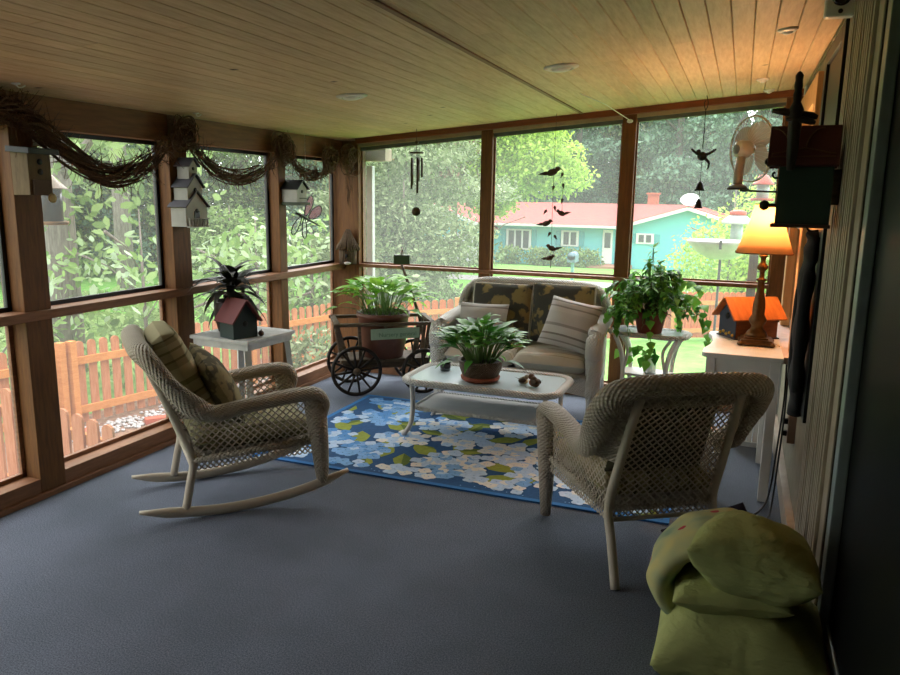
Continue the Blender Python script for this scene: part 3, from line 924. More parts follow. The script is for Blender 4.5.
# brace, sign board
mb = MB(); mb.box(-.10, .27, -.232, -.216, .43, .512, Matrix.Rotation(R2(-1.5), 4, 'Y'))
sb = mb.build('sign_board', plain('faded green sign paint', '#93a890', .7, var=.1), wg, .003); sb['label'] = 'faded green sign board with dark lettering'
tc = bpy.data.curves.new('lettering', 'FONT'); tc.body = 'Nursery general'; tc.size = .044; tc.extrude = .0006; tc.align_x = 'CENTER'; tc.align_y = 'CENTER'
to = bpy.data.objects.new('lettering', tc); COL.objects.link(to); to.parent = sb
bpy.context.view_layer.update()
lme = bpy.data.meshes.new_from_object(to.evaluated_get(bpy.context.evaluated_depsgraph_get())); bpy.data.objects.remove(to)
to = bpy.data.objects.new('lettering', lme); COL.objects.link(to); to.parent = sb; lme.materials.clear(); lme.materials.append(plain('faded green letters', '#55705c', .8))
to.location = (.09, -.2335, .468); to.rotation_euler = (PI/2, R2(-1.5), 0)
# handle pole leaning back against the mid rail
MB().tube([(.37, .04, .26), (.33, .16, .56), (.25, .25, .82), (.20, .29, .98)], [.014, .013, .012, .011], 8).build('draw_pole', OW, wg)
gb = thing('bird_box', 'small dark green tin box with a pale bird hung on the wagon pole', 'box', (-2.525, 5.44, .955), 14)
MB().box(-.066, .066, -.022, .022, 0, .075).build('body', plain('olive tin', '#2f3a26', .5), gb, .006)
mb = MB(); mb.ball((.0, 0, .095), (.013, .012, .022), M=Matrix.Rotation(.35, 3, 'Y')); mb.ball((.0, -.002, .122), .010); mb.leaf((0, 0, .13), (-.5, 0, .6), (0, 1, 0), .02, .006, 0)
mb.build('bird', plain('pale bird', '#b9b2aa', .6), gb)

# big brown pot standing in the wagon with a variegated plant
wp = thing('potted_plant', 'variegated arching plant in a large brown barrel pot inside the wagon', 'plant', (-2.53, 5.11, .262), 0)
mb = MB(); mb.lathe([(.14, 0), (.15, .004), (.185, .16), (.195, .31), (.205, .315), (.21, .35), (.19, .35), (.18, .32)], 32); mb.build('pot', plain('brown glazed barrel', '#5d3626', .5, var=.2), wp)
soil(wp, .182, .325)
leafy(wp, random.Random(17), 80, .33, .16, .26, .18, .58, G1, .9, True, .14, 1, .4, lift=.5)
leafy(wp, random.Random(18), 8, .33, .30, .10, .18, .5, G1, .9, True, .13, 1, .3)

# left side table
ST = thing('side_table', 'weathered white square side table with splayed legs by the outer screen', 'side table', (-2.83, 3.76, 0), -4)
mb = MB(); mb.box(-.225, .225, -.225, .225, .625, .648); mb.build('tabletop', M['whitewash'], ST, .005)
mb = MB()
for a in ((-.21, .21, -.21, -.195), (-.21, .21, .195, .21), (-.21, -.195, -.195, .195), (.195, .21, -.195, .195)): mb.box(*a, .585, .625)
mb.build('apron', M['whitewash'], ST, .003)
for sx in (-1, 1):
    for sy in (-1, 1):
        MB().bar((sx*.185, sy*.185, .62), (sx*.235, sy*.225, 0), .04, .034).build('leg', M['whitewash'], ST, .003)
lp = thing('potted_plant', 'dark bronze rosette plant in a round brown pot on the white side table', 'plant', (-2.895, 3.75, .648), 0)
mb = MB(); mb.lathe([(.07, 0), (.09, .01), (.112, .10), (.112, .19), (.104, .20), (.095, .17)], 24); mb.build('pot', plain('dark brown pot', '#2d1d1b', .5), lp)
soil(lp, .095, .175)
R = random.Random(5); mb = MB()
for k in range(60):
    a = k*2.39996; f = k/59            # leaves spiral up three short canes
    cx, cy = .03*math.cos(k*2.1), .03*math.sin(k*2.1)
    el = lerp(-.35, 1.2, f)+R.uniform(-.15, .25)
    d = Vector((math.cos(a)*math.cos(el), math.sin(a)*math.cos(el), math.sin(el)))
    L = R.uniform(.21, .27)
    mb.leaf((cx, cy, lerp(.2, .33, f)), d, (0, 0, 1), L, L*.25, R.uniform(.9, 1.6), 6, .15, .62)
mb.tube([(0, 0, .15), (.01, 0, .36)], .012, 6); mb.tube([(-.02, .02, .15), (-.03, .03, .33)], .01, 6)
mb.build('foliage', G4, lp)
# small birdhouse in front of that pot
bh = thing('birdhouse', 'dark green birdhouse with a maroon roof on the white side table', 'birdhouse', (-2.765, 3.63, .648), 70)
def gable_house(parent, w, d, h, g, wallm, roofm, over=.015, hole=.02, holem=None, nm='roof', face=-1, z0=0, th=.007):
    """box with a gable; the gable front faces local -y"""
    mb = MB(); P = [(-w/2, z0), (w/2, z0), (w/2, z0+h), (0, z0+h+g), (-w/2, z0+h)]
    Mx = Matrix.Translation((0, d/2, 0)) @ Matrix.Rotation(PI/2, 4, 'X')
    mb.prism(P, 0, d, Mx); wl = mb.build('walls', wallm, parent, .002)
    rf = MB()
    L = math.hypot(w/2, g); ux, uz = (w/2)/L, -g/L
    for s in (-1, 1):
        a = Vector((0, 0, z0+h+g+th*.6)); e = a+Vector((s*ux, 0, uz))*(L+over)
        nn = Vector((s*g/L, 0, (w/2)/L))*th
        V = [a+Vector((0, -d/2-over, 0)), e+Vector((0, -d/2-over, 0)), e+Vector((0, d/2+over, 0)), a+Vector((0, d/2+over, 0))]
        V2 = [p+nn for p in V]
        rf.add(V+V2, [(0, 1, 2, 3), (7, 6, 5, 4), (0, 4, 5, 1), (1, 5, 6, 2), (2, 6, 7, 3), (3, 7, 4, 0)], None, False)
    rf.build(nm, roofm, parent, .001)
    if hole:
        hb = MB(); hb.lathe([(hole, 0), (hole, .003), (.0001, .003)], 16, M=Matrix.Translation((0, -d/2, z0+h*.8)) @ Matrix.Rotation(PI/2, 4, 'X'))
        hb.build('entrance_hole', holem or M['black'], wl)
    return wl
gable_house(bh, .165, .145, .11, .11, plain('dark teal wall', '#1e2f30', .6), plain('maroon roof', '#6b3230', .55), .028, .018, th=.01)
kn = MB(); kn.ball((0, 0, .018), .018); kn.tube([(0, 0, .034), (.002, 0, .042)], .003, 6)
tag(kn.build('wooden_ball', plain('dark brown nut', '#3c2415', .5), None, loc=(-2.655, 3.70, .648)), 'small dark round ball at the front corner of the white side table', 'ornament')

# candle jar, peg, two bird figurines on the coffee table
cj = thing('candle_jar', 'small dark glass candle jar at the left end of the coffee table', 'candle', (-1.735, 4.42, top_z), 0)
mb = MB(); mb.lathe([(.030, 0), (.034, .004), (.034, .066), (.030, .068), (.029, .05)], 20); mb.build('jar', plain('smoked glass', '#17191f', .15, spec=.7), cj)
mb = MB(); mb.lathe([(.0345, .022), (.0347, .023), (.0347, .05), (.0345, .051)], 20); mb.build('paper_band', plain('dim label paper', '#353133', .7), cj)
def bird(name, label, loc, rz, bodyc, bellyc, sc=1.0):
    t = thing(name, label, 'figurine', loc, rz, 'bird figurines on the coffee table')
    mb = MB(); mb.ball((0, 0, .026*sc), (.034*sc, .023*sc, .026*sc)); mb.ball((.026*sc, 0, .054*sc), .018*sc)
    mb.tube([(.0, 0, .035*sc), (.02*sc, 0, .05*sc)], [.02*sc, .016*sc], 10)
    mb.build('body', plain(bodyc[0], bodyc[1], .6), t)
    mb = MB(); mb.leaf((-.02*sc, 0, .032*sc), (-1, 0, .45), (0, 0, 1), .05*sc, .026*sc, 0); mb.build('tail', plain('dark feather', '#3a2a20', .6), t)
    mb = MB(); mb.tube([(.042*sc, 0, .054*sc), (.054*sc, 0, .051*sc)], [.005*sc, .001], 6); mb.build('beak', plain('beak', '#c08a3a', .5), t)
    mb = MB()
    for s in (-1, 1): mb.ball((-.004*sc, s*.02*sc, .03*sc), (.026*sc, .006*sc, .015*sc))
    mb.build('wing', plain('wing brown', '#4e3a2a', .6), t)
    mb = MB(); mb.ball((.012*sc, 0, .022*sc), (.026*sc, .0215*sc, .021*sc)); mb.build('breast', plain(bellyc[0], bellyc[1], .6), t)
bird('bird_figurine', 'small pale and dark bird figurine, left of the two on the coffee table', (-1.17, 4.29, top_z), 15, ('chickadee grey', '#8d8878'), ('chickadee belly', '#b9b58a'), .85)
bird('bird_figurine', 'rust brown robin figurine, right of the two on the coffee table', (-1.085, 4.25, top_z), 150, ('robin brown', '#5a3a20'), ('robin rust', '#a5562a'), 1.1)

# ------------------------------------------------------------------ right plant stand, console table and what stands on them
ps = thing('plant_stand', 'white plant stand with a glass top and curved legs beside the loveseat', 'plant stand', (-.53, 5.24, 0), -6)
mb = MB(); P = rrect(-.25, .25, -.15, .15, .1)
mb.tube([(x, y, .585) for x, y in P], [(.03, .016)]*len(P), 12, closed=True, up=(0, 0, 1)); mb.build('top_rim', M['wickersofa'], ps)
MB().prism(rrect(-.235, .235, -.135, .135, .09), .583, .593).build('glass_top', M['glass'], ps)
MB().prism(rrect(-.17, .17, -.11, .11, .05), .29, .306).build('lower_shelf', M['wickersofa'], ps)
for sx in (-1, 1):
    for sy in (-1, 1):
        P = cr([(sx*.215, sy*.12, .58), (sx*.165, sy*.115, .46), (sx*.145, sy*.11, .30), (sx*.165, sy*.12, .13), (sx*.225, sy*.14, 0)], 5)
        MB().tube(P, [(.016, .022)]*len(P), 10, up=(0, 1, 0)).build('leg', M['white'], ps)
    MB().tube(cr([(sx*.17, -.115, .57), (sx*.12, -.113, .47), (sx*.143, -.112, .33)], 5), .011, 8).build('brace', M['white'], ps)
sp_ = thing('potted_plant', 'bushy trailing green plant in a terracotta pot on the white plant stand', 'plant', (-.53, 5.21, .593), 0)
mb = MB(); mb.lathe([(.078, 0), (.082, .004), (.105, .12), (.112, .122), (.115, .15), (.1, .15), (.095, .13)], 28); mb.build('pot', plain('red terracotta', '#7d3a2b', .75, var=.12), sp_)
soil(sp_, .098, .135)
R = random.Random(9); mb = MB(); st = MB()
for k in range(100):
    a = k*2.39996; q = math.sqrt((k+.5)/100)
    up = R.random()
    if up < .62:
        h = R.uniform(.18, .50)*(1.05-.55*q); rad = R.uniform(.3, 1)*.25*q+.02
        P = cr([(math.cos(a)*.05*q, math.sin(a)*.05*q, .13), (math.cos(a)*rad*.6, math.sin(a)*rad*.6, .13+h*.75), (math.cos(a)*rad*1.15, math.sin(a)*rad*1.0, .13+h), (math.cos(a)*rad*1.45, math.sin(a)*rad*1.2, .13+h*.82)], 5)
    else:
        rad = R.uniform(.2, .36); dr_ = R.uniform(-.12, .14)
        P = cr([(math.cos(a)*.08, math.sin(a)*.08, .14), (math.cos(a)*rad*.55, math.sin(a)*rad*.5, .26), (math.cos(a)*rad*.9, math.sin(a)*rad*.75, .16), (math.cos(a)*rad, math.sin(a)*rad*.8, .13+dr_)], 5)
    if any(p.y > .25 for p in P): P = [Vector((p.x, min(p.y, .25), p.z)) for p in P]
    st.tube(P, .0022, 4, cap=False)
    for i in range(3, len(P)):
        for s in (-1, 1):
            if R.random() < .85:
                t = (P[i]-P[i-1]).normalized(); sd = t.cross(Vector((0, 0, 1)))
                if sd.length < .1: sd = Vector((1, 0, 0))
                d = t*.6+sd.normalized()*s*R.uniform(.5, 1.1)+Vector((0, 0, R.uniform(-.1, .5)))
                L = R.uniform(.045, .075)
                mb.leaf(P[i], d, (0, 0, 1), L, L*.62, R.uniform(.3, 1.6), 3, .1)
mb.build('foliage', G3, sp_); st.build('stem', vine, sp_)
# a long trailing vine with larger leaves towards the lamp
mb = MB(); st = MB()
for P in (cr([(.05, 0, .14), (.2, -.02, .27), (.31, -.02, .25), (.37, -.03, .12), (.39, -.03, -.02)], 6), cr([(.03, .02, .14), (.17, 0, .34), (.27, -.04, .37), (.33, -.05, .30)], 5),
          cr([(-.05, -.02, .14), (-.18, -.05, .20), (-.27, -.06, .13), (-.30, -.06, -.02)], 6), cr([(0, -.07, .14), (.01, -.14, .16), (.03, -.18, -.03), (.02, -.19, -.16)], 6)):
    st.tube(P, .0025, 5, cap=False)
    for i in range(4, len(P), 2):
        L = R.uniform(.06, .09)
        mb.leaf(P[i], (R.uniform(-.6, .6), -1, R.uniform(-.8, -.1)), (0, -.5, .8), L, L*.75, .6, 4, .1, .5)
mb.build('trailing_leaves', leafmat('pothos leaf', '#4d8a2e', '#86c152', .4, .4), sp_); st.build('stem', vine, sp_)
gv = thing('glass_vase', 'clear glass of vine cuttings on the lower shelf of the white plant stand', 'vase', (-.51, 5.20, .306), 0)
m, nt, b = newmat('clear glass'); setb(b, (.75, .8, .8), .06, 0, .6); b.inputs['Alpha'].default_value = .45
mb = MB(); mb.lathe([(.038, 0), (.042, .003), (.046, .12), (.043, .12), (.039, .01), (.0001, .01)], 20); mb.build('glass', m, gv)
mb = MB(); st = MB()
for k, (dx, dz) in enumerate(((-.13, .02), (-.09, .09), (-.2, .06), (.03, .05), (-.05, .02))):
    P = cr([(0, 0, .02), (dx*.3, -.01, .13), (dx, -.03, .10+dz)], 4); st.tube(P, .002, 4)
    mb.leaf(P[-1], (dx*2, -.3, -.6), (0, -1, .4), .085, .065, .5, 4, .1)
    mb.leaf(P[-3], (dx*2, -.4, .3), (0, -1, .4), .06, .045, .5, 4, .1)
mb.build('cutting', G3, gv); st.build('stem', vine, gv)

co = thing('console_table', 'white console table with a curved side under the lamp', 'console table', (.065, 4.19, 0), 0)
P = [(.185, -.335), (.185, .34), (-.18, .34), (-.185, .26), (-.165, .16), (-.155, .03), (-.165, -.09), (-.19, -.20), (-.195, -.31), (-.185, -.335)]
mb = MB(); mb.prism(P, .726, .75); mb.build('tabletop', M['white'], co, .005)
mb = MB(); mb.box(-.165, .17, -.31, -.29, .60, .726); mb.box(-.15, .17, .30, .32, .60, .726); mb.box(.15, .17, -.29, .3, .6, .726); mb.box(-.15, -.13, -.29, .30, .6, .726)
mb.build('apron', M['white'], co, .002)
for x, y in ((-.15, -.295), (.15, -.295), (.15, .30), (-.14, .30)):
    MB().bar((x, y, .73), (x, y, 0), .045, .045, (0, 1, 0)).build('leg', M['white'], co, .004)
wpn = thing('slatted_panel', 'white slatted panel standing on the floor behind the wicker armchair', 'panel', (.14, 4.78, 0), 0)
mb = MB()
for i in range(6): mb.box(-.1+i*.034, -.07+i*.034, -.012, .012, .03, .32)
mb.build('slat', M['white'], wpn, .002)
for za, zb in ((0, .03), (.32, .34)): boxo('cross_rail', M['whitewash'], -.11, .11, -.016, .016, za, zb, wpn, .002)

# lamp
lam = thing('table_lamp', 'lit brass table lamp with an amber bell shade on the console table', 'lamp', (.125, 4.20, .75), 0)
brz = plain('antique brass', '#5f4424', .42, .55, var=.3, scale=40)
mb = MB()
mb.box(-.088, .088, -.088, .088, 0.008, .022); mb.box(-.078, .078, -.078, .078, .022, .034); mb.box(-.06, .06, -.06, .06, .034, .044)
mb.build('base', brz, lam, .006)
for sx in (-1, 1):
    for sy in (-1, 1):
        q = MB(); q.ball((sx*.078, sy*.078, .012), (.016, .016, .012)); q.build('foot', brz, lam)
mb = MB(); mb.lathe([(.052, .044), (.056, .052), (.046, .07), (.031, .085), (.029, .1), (.042, .12), (.045, .135), (.031, .16), (.032, .2), (.028, .24), (.019, .28), (.017, .335), (.027, .34), (.028, .348), (.014, .352),
                    (.012, .38), (.014, .392), (.026, .4), (.028, .415), (.016, .43), (.012, .44), (.014, .46), (.022, .465), (.022, .472), (.01, .476), (.008, .60), (.0001, .602)], 24)
mb.build('stem', brz, lam)
m, nt, b = newmat('amber shade'); cc = lin('#e09a48')
dif = nd(nt, 'ShaderNodeBsdfDiffuse'); dif.inputs[0].default_value = (*lin('#e2c08c'), 1)
tl = nd(nt, 'ShaderNodeBsdfTranslucent'); tl.inputs[0].default_value = (*lin('#f9deb8'), 1)
a = nd(nt, 'ShaderNodeMixShader'); a.inputs[0].default_value = .5
nt.links.new(dif.outputs[0], a.inputs[1]); nt.links.new(tl.outputs[0], a.inputs[2]); nt.links.new(a.outputs[0], nt.nodes['Material Output'].inputs[0])
prof = [(.138, .485), (.122, .53), (.098, .60), (.078, .67), (.062, .735)]
mb = MB(); mb.lathe(prof, 40, sq=5); sh_ = mb.build('lamp_shade', m, lam)
sh_.data.polygons.foreach_set('use_smooth', [True]*len(sh_.data.polygons))
# lathe closes its ends: open the shade top and bottom
bm = bmesh.new(); bm.from_mesh(sh_.data); bmesh.ops.delete(bm, geom=[f for f in bm.faces if len(f.verts) > 4], context='FACES')
bmesh.ops.solidify(bm, geom=bm.faces[:], thickness=.002); bm.to_mesh(sh_.data); bm.free()
for r_, z in ((.1385, .486), (.0625, .734)):
    q = MB(); Pq = []
    for k in range(40):
        an = 2*PI*k/40; x, y = math.cos(an), math.sin(an); d = (abs(x)**5+abs(y)**5)**(-.2); Pq.append((r_*x*d, r_*y*d, z))
    q.tube(Pq, .003, 6, closed=True); q.build('shade_trim', plain('brown braid', '#6b4322', .8), sh_)
m, nt, b = newmat('bulb glow'); b.inputs['Emission Color'].default_value = (1, .74, .4, 1); b.inputs['Emission Strength'].default_value = 20
mb = MB(); mb.ball((0, 0, .635), (.026, .026, .036)); mb.build('bulb', m, lam)
MB().tube(cr([(.07, .02, .012), (.10, 0, .008), (.118, -.03, .003)], 4), .003, 6).build('cord', M['white'], lam)

# birdhouse with an orange roof on the console
ob = thing('birdhouse', 'brown birdhouse with an orange wooden roof on the console table behind the lamp', 'birdhouse', (.085, 4.42, .75), -58)
gable_house(ob, .17, .25, .125, .085, wood('brown board', '#6b3f26', '#8a5636', (2, 2, 9), .6), wood('orange roof board', '#b4602a', '#d27d3c', (2, 9, 2), .5), .035, .018, th=.011)
q = MB(); q.prism([(-.083, .008), (.083, .008), (.083, .125), (0, .206), (-.083, .125)], .1255, .129, Matrix.Rotation(PI/2, 4, 'X')); q.build('front_panel', plain('slate blue front', '#39404e', .7), ob)
q = MB(); q.lathe([(.018, 0), (.018, .003), (.0001, .003)], 16, M=Matrix.Translation((0, -.129, .12)) @ Matrix.Rotation(PI/2, 4, 'X')); q.build('entrance_hole', M['black'], ob)
q = MB(); q.box(-.095, .095, -.135, .135, 0, .008); q.build('base', plain('dark base', '#3c2a22', .6), ob, .002)
q = MB()
for k in range(5): q.ball((-.06+k*.03, -.13, .02+.01*(k % 2)), .009)
q.build('painted_flower', plain('yellow bloom', '#c99a2e', .6), ob)

# green birdhouse with a maroon roof on the doorway casing
gbh = thing('birdhouse', 'large dark green birdhouse with a maroon slab roof hung high on the doorway casing', 'birdhouse', (.185, 2.93, 1.41), -4)
mb = MB(); mb.box(-.072, .10, -.06, .075, .012, .245); mb.build('body', M['green'], gbh, .004)
mb = MB(); mb.box(-.085, .105, -.075, .085, 0, .012); mb.build('base_board', plain('dark base', '#3c2a22', .6), gbh, .002)
mr = plain('maroon roof paint', '#4a1f1c', .5, var=.1)
mb = MB()
Mf = Matrix.Translation((0, -.045, .282)) @ Matrix.Rotation(R2(-28), 4, 'X')
mb.box(-.112, .112, -.008, .008, -.082, .072, Mf)
Mb = Matrix.Translation((0, .062, .282)) @ Matrix.Rotation(R2(28), 4, 'X')
mb.box(-.112, .112, -.008, .008, -.082, .072, Mb)
mb.build('roof', mr, gbh, .004)
mb = MB(); 
for cx in (-.1, .06):
    mb.tube([Mf @ Vector((cx+.055*math.cos(t*PI/12)*(1 if cx < 0 else -1), -.010, -.02+.09*math.sin(t*PI/12)-.01)) for t in range(0, 7)], .0022, 5)
mb.tube([Mf @ Vector((x*.01, -.010, -.03+.01*math.cos(x*.3))) for x in range(-10, 11)], .0022, 5)
mb.tube([Mf @ Vector((x*.01, -.010, -.052)) for x in range(-10, 11)], .0022, 5)
mb.build('roof_tracery', plain('gilt line', '#5a3a22', .5), gbh)
mb = MB(); mb.tube(cr([(-.072, -.03, .215), (-.1, -.035, .215), (-.118, -.037, .222), (-.113, -.037, .235), (-.104, -.036, .23)], 4), .005, 6)
mb.tube(cr([(-.072, -.03, .17), (-.088, -.034, .172), (-.092, -.034, .185), (-.084, -.034, .19)], 4), .004, 6)
mb.build('hook', M['iron'], gbh)
mb = MB(); mb.tube([(-.07, 0, .075), (-.1, -.003, .075)], .007, 8); mb.ball((-.112, -.003, .075), (.018, .016, .018)); mb.build('perch', M['iron'], gbh)
mb = MB(); mb.box(.09, .124, -.03, .05, .08, .2); mb.build('mounting_block', M['oldwood'], gbh)
# cross-shaped finial ornament standing on that roof
fo = thing('cross_ornament', 'dark carved cross-shaped ornament standing up in front of the maroon birdhouse roof', 'ornament', (.143, 2.845, 1.665), 0)
mb = MB(); mb.lathe([(.012, -.06), (.018, 0), (.02, .06), (.022, .11), (.024, .14), (.017, .155), (.012, .165), (.014, .19), (.011, .2), (.014, .215), (.012, .235), (.013, .25), (.007, .26), (.0001, .264)], 14)
mb.build('shaft', plain('black carved wood', '#1a1310', .6), fo)
mb = MB(); mb.tube([(-.075, 0, .138), (-.04, 0, .135), (0, 0, .125), (.05, 0, .118), (.068, 0, .113)], [.007, .013, .014, .013, .007], 8)
mb.tube([(-.03, -.012, .108), (.02, -.014, .105), (.05, -.012, .098), (.062, -.012, .094)], [.006, .011, .011, .006], 8)
mb.build('crossarm', plain('black carved wood', '#1a1310', .6), fo)

# white camera on the casing, jacket, outlet and cords
cam_ = thing('security_camera', 'small white security camera high on the doorway casing', 'camera', (.262, 3.06, 2.185), 0)
mb = MB(); mb.box(-.05, .05, -.02, .03, -.05, .06); mb.build('body', plain('camera white', '#c9ccc8', .4), cam_, .012, seg=3)
mb = MB(); mb.lathe([(.031, 0), (.031, .004), (.018, .006), (.0001, .004)], 24, M=Matrix.Translation((.0, -.021, .015)) @ Matrix.Rotation(PI/2, 4, 'X')); mb.build('lens', plain('lens black', '#0a0a0c', .15, spec=.6), cam_)
mb = MB(); mb.lathe([(.008, 0), (.008, .003), (.0001, .003)], 14, M=Matrix.Translation((.0, -.021, -.033)) @ Matrix.Rotation(PI/2, 4, 'X')); mb.build('sensor', M['black'], cam_)
jk = thing('jacket', 'black jacket hanging from a hook on the wall below the birdhouse', 'jacket', (.285, 3.40, .58), 0)
mb = MB(); Rj = random.Random(4)
Pj = cr([(.0, 0, .80), (0, 0, .74), (-.01, .01, .62), (-.012, .0, .40), (-.008, .01, .18), (0, .02, .02)], 6)
rj = []
for i in range(len(Pj)):
    t = i/(len(Pj)-1); w_ = interp([0, .08, .25, .6, .9, 1], [.02, .07, .12, .14, .12, .05], t)
    rj.append((w_*(1+.06*math.sin(i*1.7)), .028*(1+.2*math.sin(i*1.1))))
mb.tube(Pj, rj, 16, up=(1, 0, .01)); mb.build('body', plain('black cloth', '#121316', .9, var=.3, scale=14, bmp=.4), jk)
for s in (-1, 1):
    mb = MB(); mb.tube(cr([(-.01, s*.09, .64), (-.02, s*.13, .5), (-.02, s*.125, .3), (-.015, s*.12, .15)], 4), [(.03, .022)]*13, 10); mb.build('sleeve', plain('black cloth', '#16171a', .9, var=.3, scale=14), jk)
hk = MB(); hk.tube(cr([(.01, 0, 0), (-.02, 0, -.005), (-.035, 0, .01), (-.033, 0, .025)], 4), .005, 6)
tag(hk.build('wall_hook', M['iron'], None, loc=(.29, 3.40, 1.385)), 'dark iron hook holding the black jacket on the wall', 'hook')
ol = thing('outlet_box', 'beige outlet box on the wall with black plugs, under the jacket', 'outlet', (.315, 3.86, .40), 0)
MB().box(-.02, .015, -.045, .045, -.06, .08).build('body', plain('outlet beige', '#8f7560', .5), ol, .004)
for z in (-.02, .04):
    MB().box(-.045, -.02, -.014, .014, z-.012, z+.012).build('plug', M['black'], ol, .003)
for k, P in enumerate(([(.272, 4.02, .72), (.272, 3.92, .55), (.258, 3.85, .3), (.24, 3.83, .06), (.20, 3.74, .005), (.13, 3.62, .005), (.02, 3.52, .005)],
                       [(.28, 3.97, .72), (.275, 3.84, .5), (.262, 3.77, .22), (.25, 3.72, .04), (.235, 3.66, .005), (.20, 3.56, .005), (.1, 3.47, .005), (-.14, 3.5, .005)])):
    tag(MB().tube(cr(P, 8), .0045, 7).build('power_cord', M['black']), ('black cord hanging behind the console table to the carpet, the one nearer the window', 'black cord hanging from the wall outlet and running out under the armchair')[k], 'cord')

# ------------------------------------------------------------------ things on the outer wall posts
tan = wood('tan birdhouse board', '#5c4b33', '#7a6546', (9, 9, 2), .7)
b1 = thing('birdhouse', 'tan wooden birdhouse with a black roof on the nearest post', 'birdhouse', (-3.05, 2.545, 1.475), 0)
MB().box(-.055, .05, -.06, .06, 0, .19).build('body', tan, b1, .003)
Mx = Matrix.Translation((.0, 0, .2)) @ Matrix.Rotation(R2(4), 4, 'Y')
MB().box(-.06, .085, -.08, .08, -.012, .015, Mx).build('roof', M['black'], b1, .003)
for z in (.15, .105):
    q = MB(); q.lathe([(.014, 0), (.014, .003), (.0001, .003)], 16, M=Matrix.Translation((.05, 0, z)) @ Matrix.Rotation(PI/2, 4, 'Y')); q.build('entrance_hole', M['black'], b1)
MB().box(.05, .062, -.045, .045, .0, .07).build('front_ledge', plain('ledge brown', '#5a4432', .7), b1, .002)
q = MB(); q.lathe([(.006, 0), (.012, .004), (.02, .006), (.022, .012), (.012, .012)], 16, M=Matrix.Translation((.062, .035, -.012)) @ Matrix.Rotation(PI/2, 4, 'Y')); q.build('ring', plain('pale ring', '#b59a5a', .5), b1)
pl = MB(); pl.box(-.004, .004, -.055, .055, 0, .085); 
o = tag(pl.build('photo_card', plain('white card', '#d8d8d0', .6), None, loc=(-3.10, 2.66, 1.70)), 'small white edged card with a green picture above the tan birdhouse', 'card')
q = MB(); q.box(.004, .0055, -.040, .040, .015, .07); q.build('picture', plain('leaf green print', '#79a548', .6, var=.3, scale=50), o)
fe = thing('bird_feeder', 'lantern bird feeder with a tan cone roof hanging outside past the nearest post', 'bird feeder', (-3.40, 2.92, 1.32), 0)
mb = MB(); mb.lathe([(.085, 0), (.09, .006), (.09, .018), (.0001, .018)], 24); mb.build('tray', plain('tan tray', '#a37a4a', .6), fe)
mb = MB(); mb.lathe([(.066, .018), (.066, .19)], 24); mb.build('seed_tube', plain('smoky seed tube', '#20251f', .3, var=.4, scale=30), fe)
mb = MB(); mb.lathe([(.10, .185), (.095, .19), (.045, .235), (.012, .275), (.0001, .28)], 24); mb.build('roof', plain('tan metal roof', '#8f7a5c', .5), fe)
MB().tube([(0, 0, .28), (.0, 0, .565)], .002, 5).build('hanging_wire', M['iron'], fe)

wt = plain('chalk white wood', '#a5a49c', .7, var=.08); gr = plain('slate grey roof', '#4b4a50', .6)
b2 = thing('birdhouse', 'tall three-tiered white birdhouse with grey roofs on the second post', 'birdhouse', (-3.052, 3.585, 1.30), 90)
def tier(z0, w, h, g, d, hole): 
    return gable_house(b2, w, d, h, g, wt, gr, .014, hole, z0=z0)
tier(0, .185, .115, .085, .11, .013); tier(.15, .13, .08, .07, .10, .012); tier(.275, .075, .075, .04, .085, .010)
q = MB()
for k in range(8): q.box(-.085+k*.022, -.078+k*.022, -.075, -.068, .0, .045)
q.box(-.09, .09, -.076, -.067, .045, .05); q.box(-.09, .09, -.076, -.055, -.004, .004)
q.build('picket_porch', wt, b2)
q = MB(); q.box(-.022, .022, -.058, -.054, .05, .09); q.build('window', M['black'], b2)
b3 = thing('birdhouse', 'small white birdhouse with a black roof on the third post', 'birdhouse', (-3.045, 4.70, 1.44), 90)
gable_house(b3, .13, .13, .095, .055, wt, M['black'], .016, .012)
q = MB(); q.box(-.075, .075, -.085, .065, -.022, 0); q.box(-.06, .06, -.085, -.08, .025, .032); q.build('base', plain('mossy green base', '#3c4636', .7), b3, .002)

tw = wood('twig bark', '#3a2e22', '#6b5844', (9, 9, 1), .85, 14)
b4 = thing('birdhouse', 'round twig birdhouse standing on the rail in the corner', 'birdhouse', (-3.03, 5.46, .932), 0)
mb = MB(); Rt = random.Random(2)
for k in range(26):
    a = 2*PI*k/26
    mb.tube([(.062*math.cos(a), .062*math.sin(a), 0), (.064*math.cos(a), .064*math.sin(a), .14)], .009, 6)
mb.build('walls', tw, b4)
mb = MB()
for k in range(34):
    a = 2*PI*k/34+Rt.uniform(-.05, .05)
    mb.tube([(.012*math.cos(a), .012*math.sin(a), .27+Rt.uniform(-.015, .015)), (.062*math.cos(a), .062*math.sin(a), .18), (.098*math.cos(a), .098*math.sin(a), .125+Rt.uniform(-.015, .01))], .008, 5)
mb.build('roof', tw, b4)
q = MB(); q.lathe([(.017, 0), (.017, .003), (.0001, .003)], 14, M=Matrix.Translation((.02, -.067, .07)) @ Matrix.Rotation(PI/2, 4, 'X')); q.build('entrance_hole', M['black'], b4)
q = MB(); q.ball((.035, -.075, .012), (.03, .018, .012)); q.build('pebble', plain('pale stone', '#b5b0a8', .7), b4)

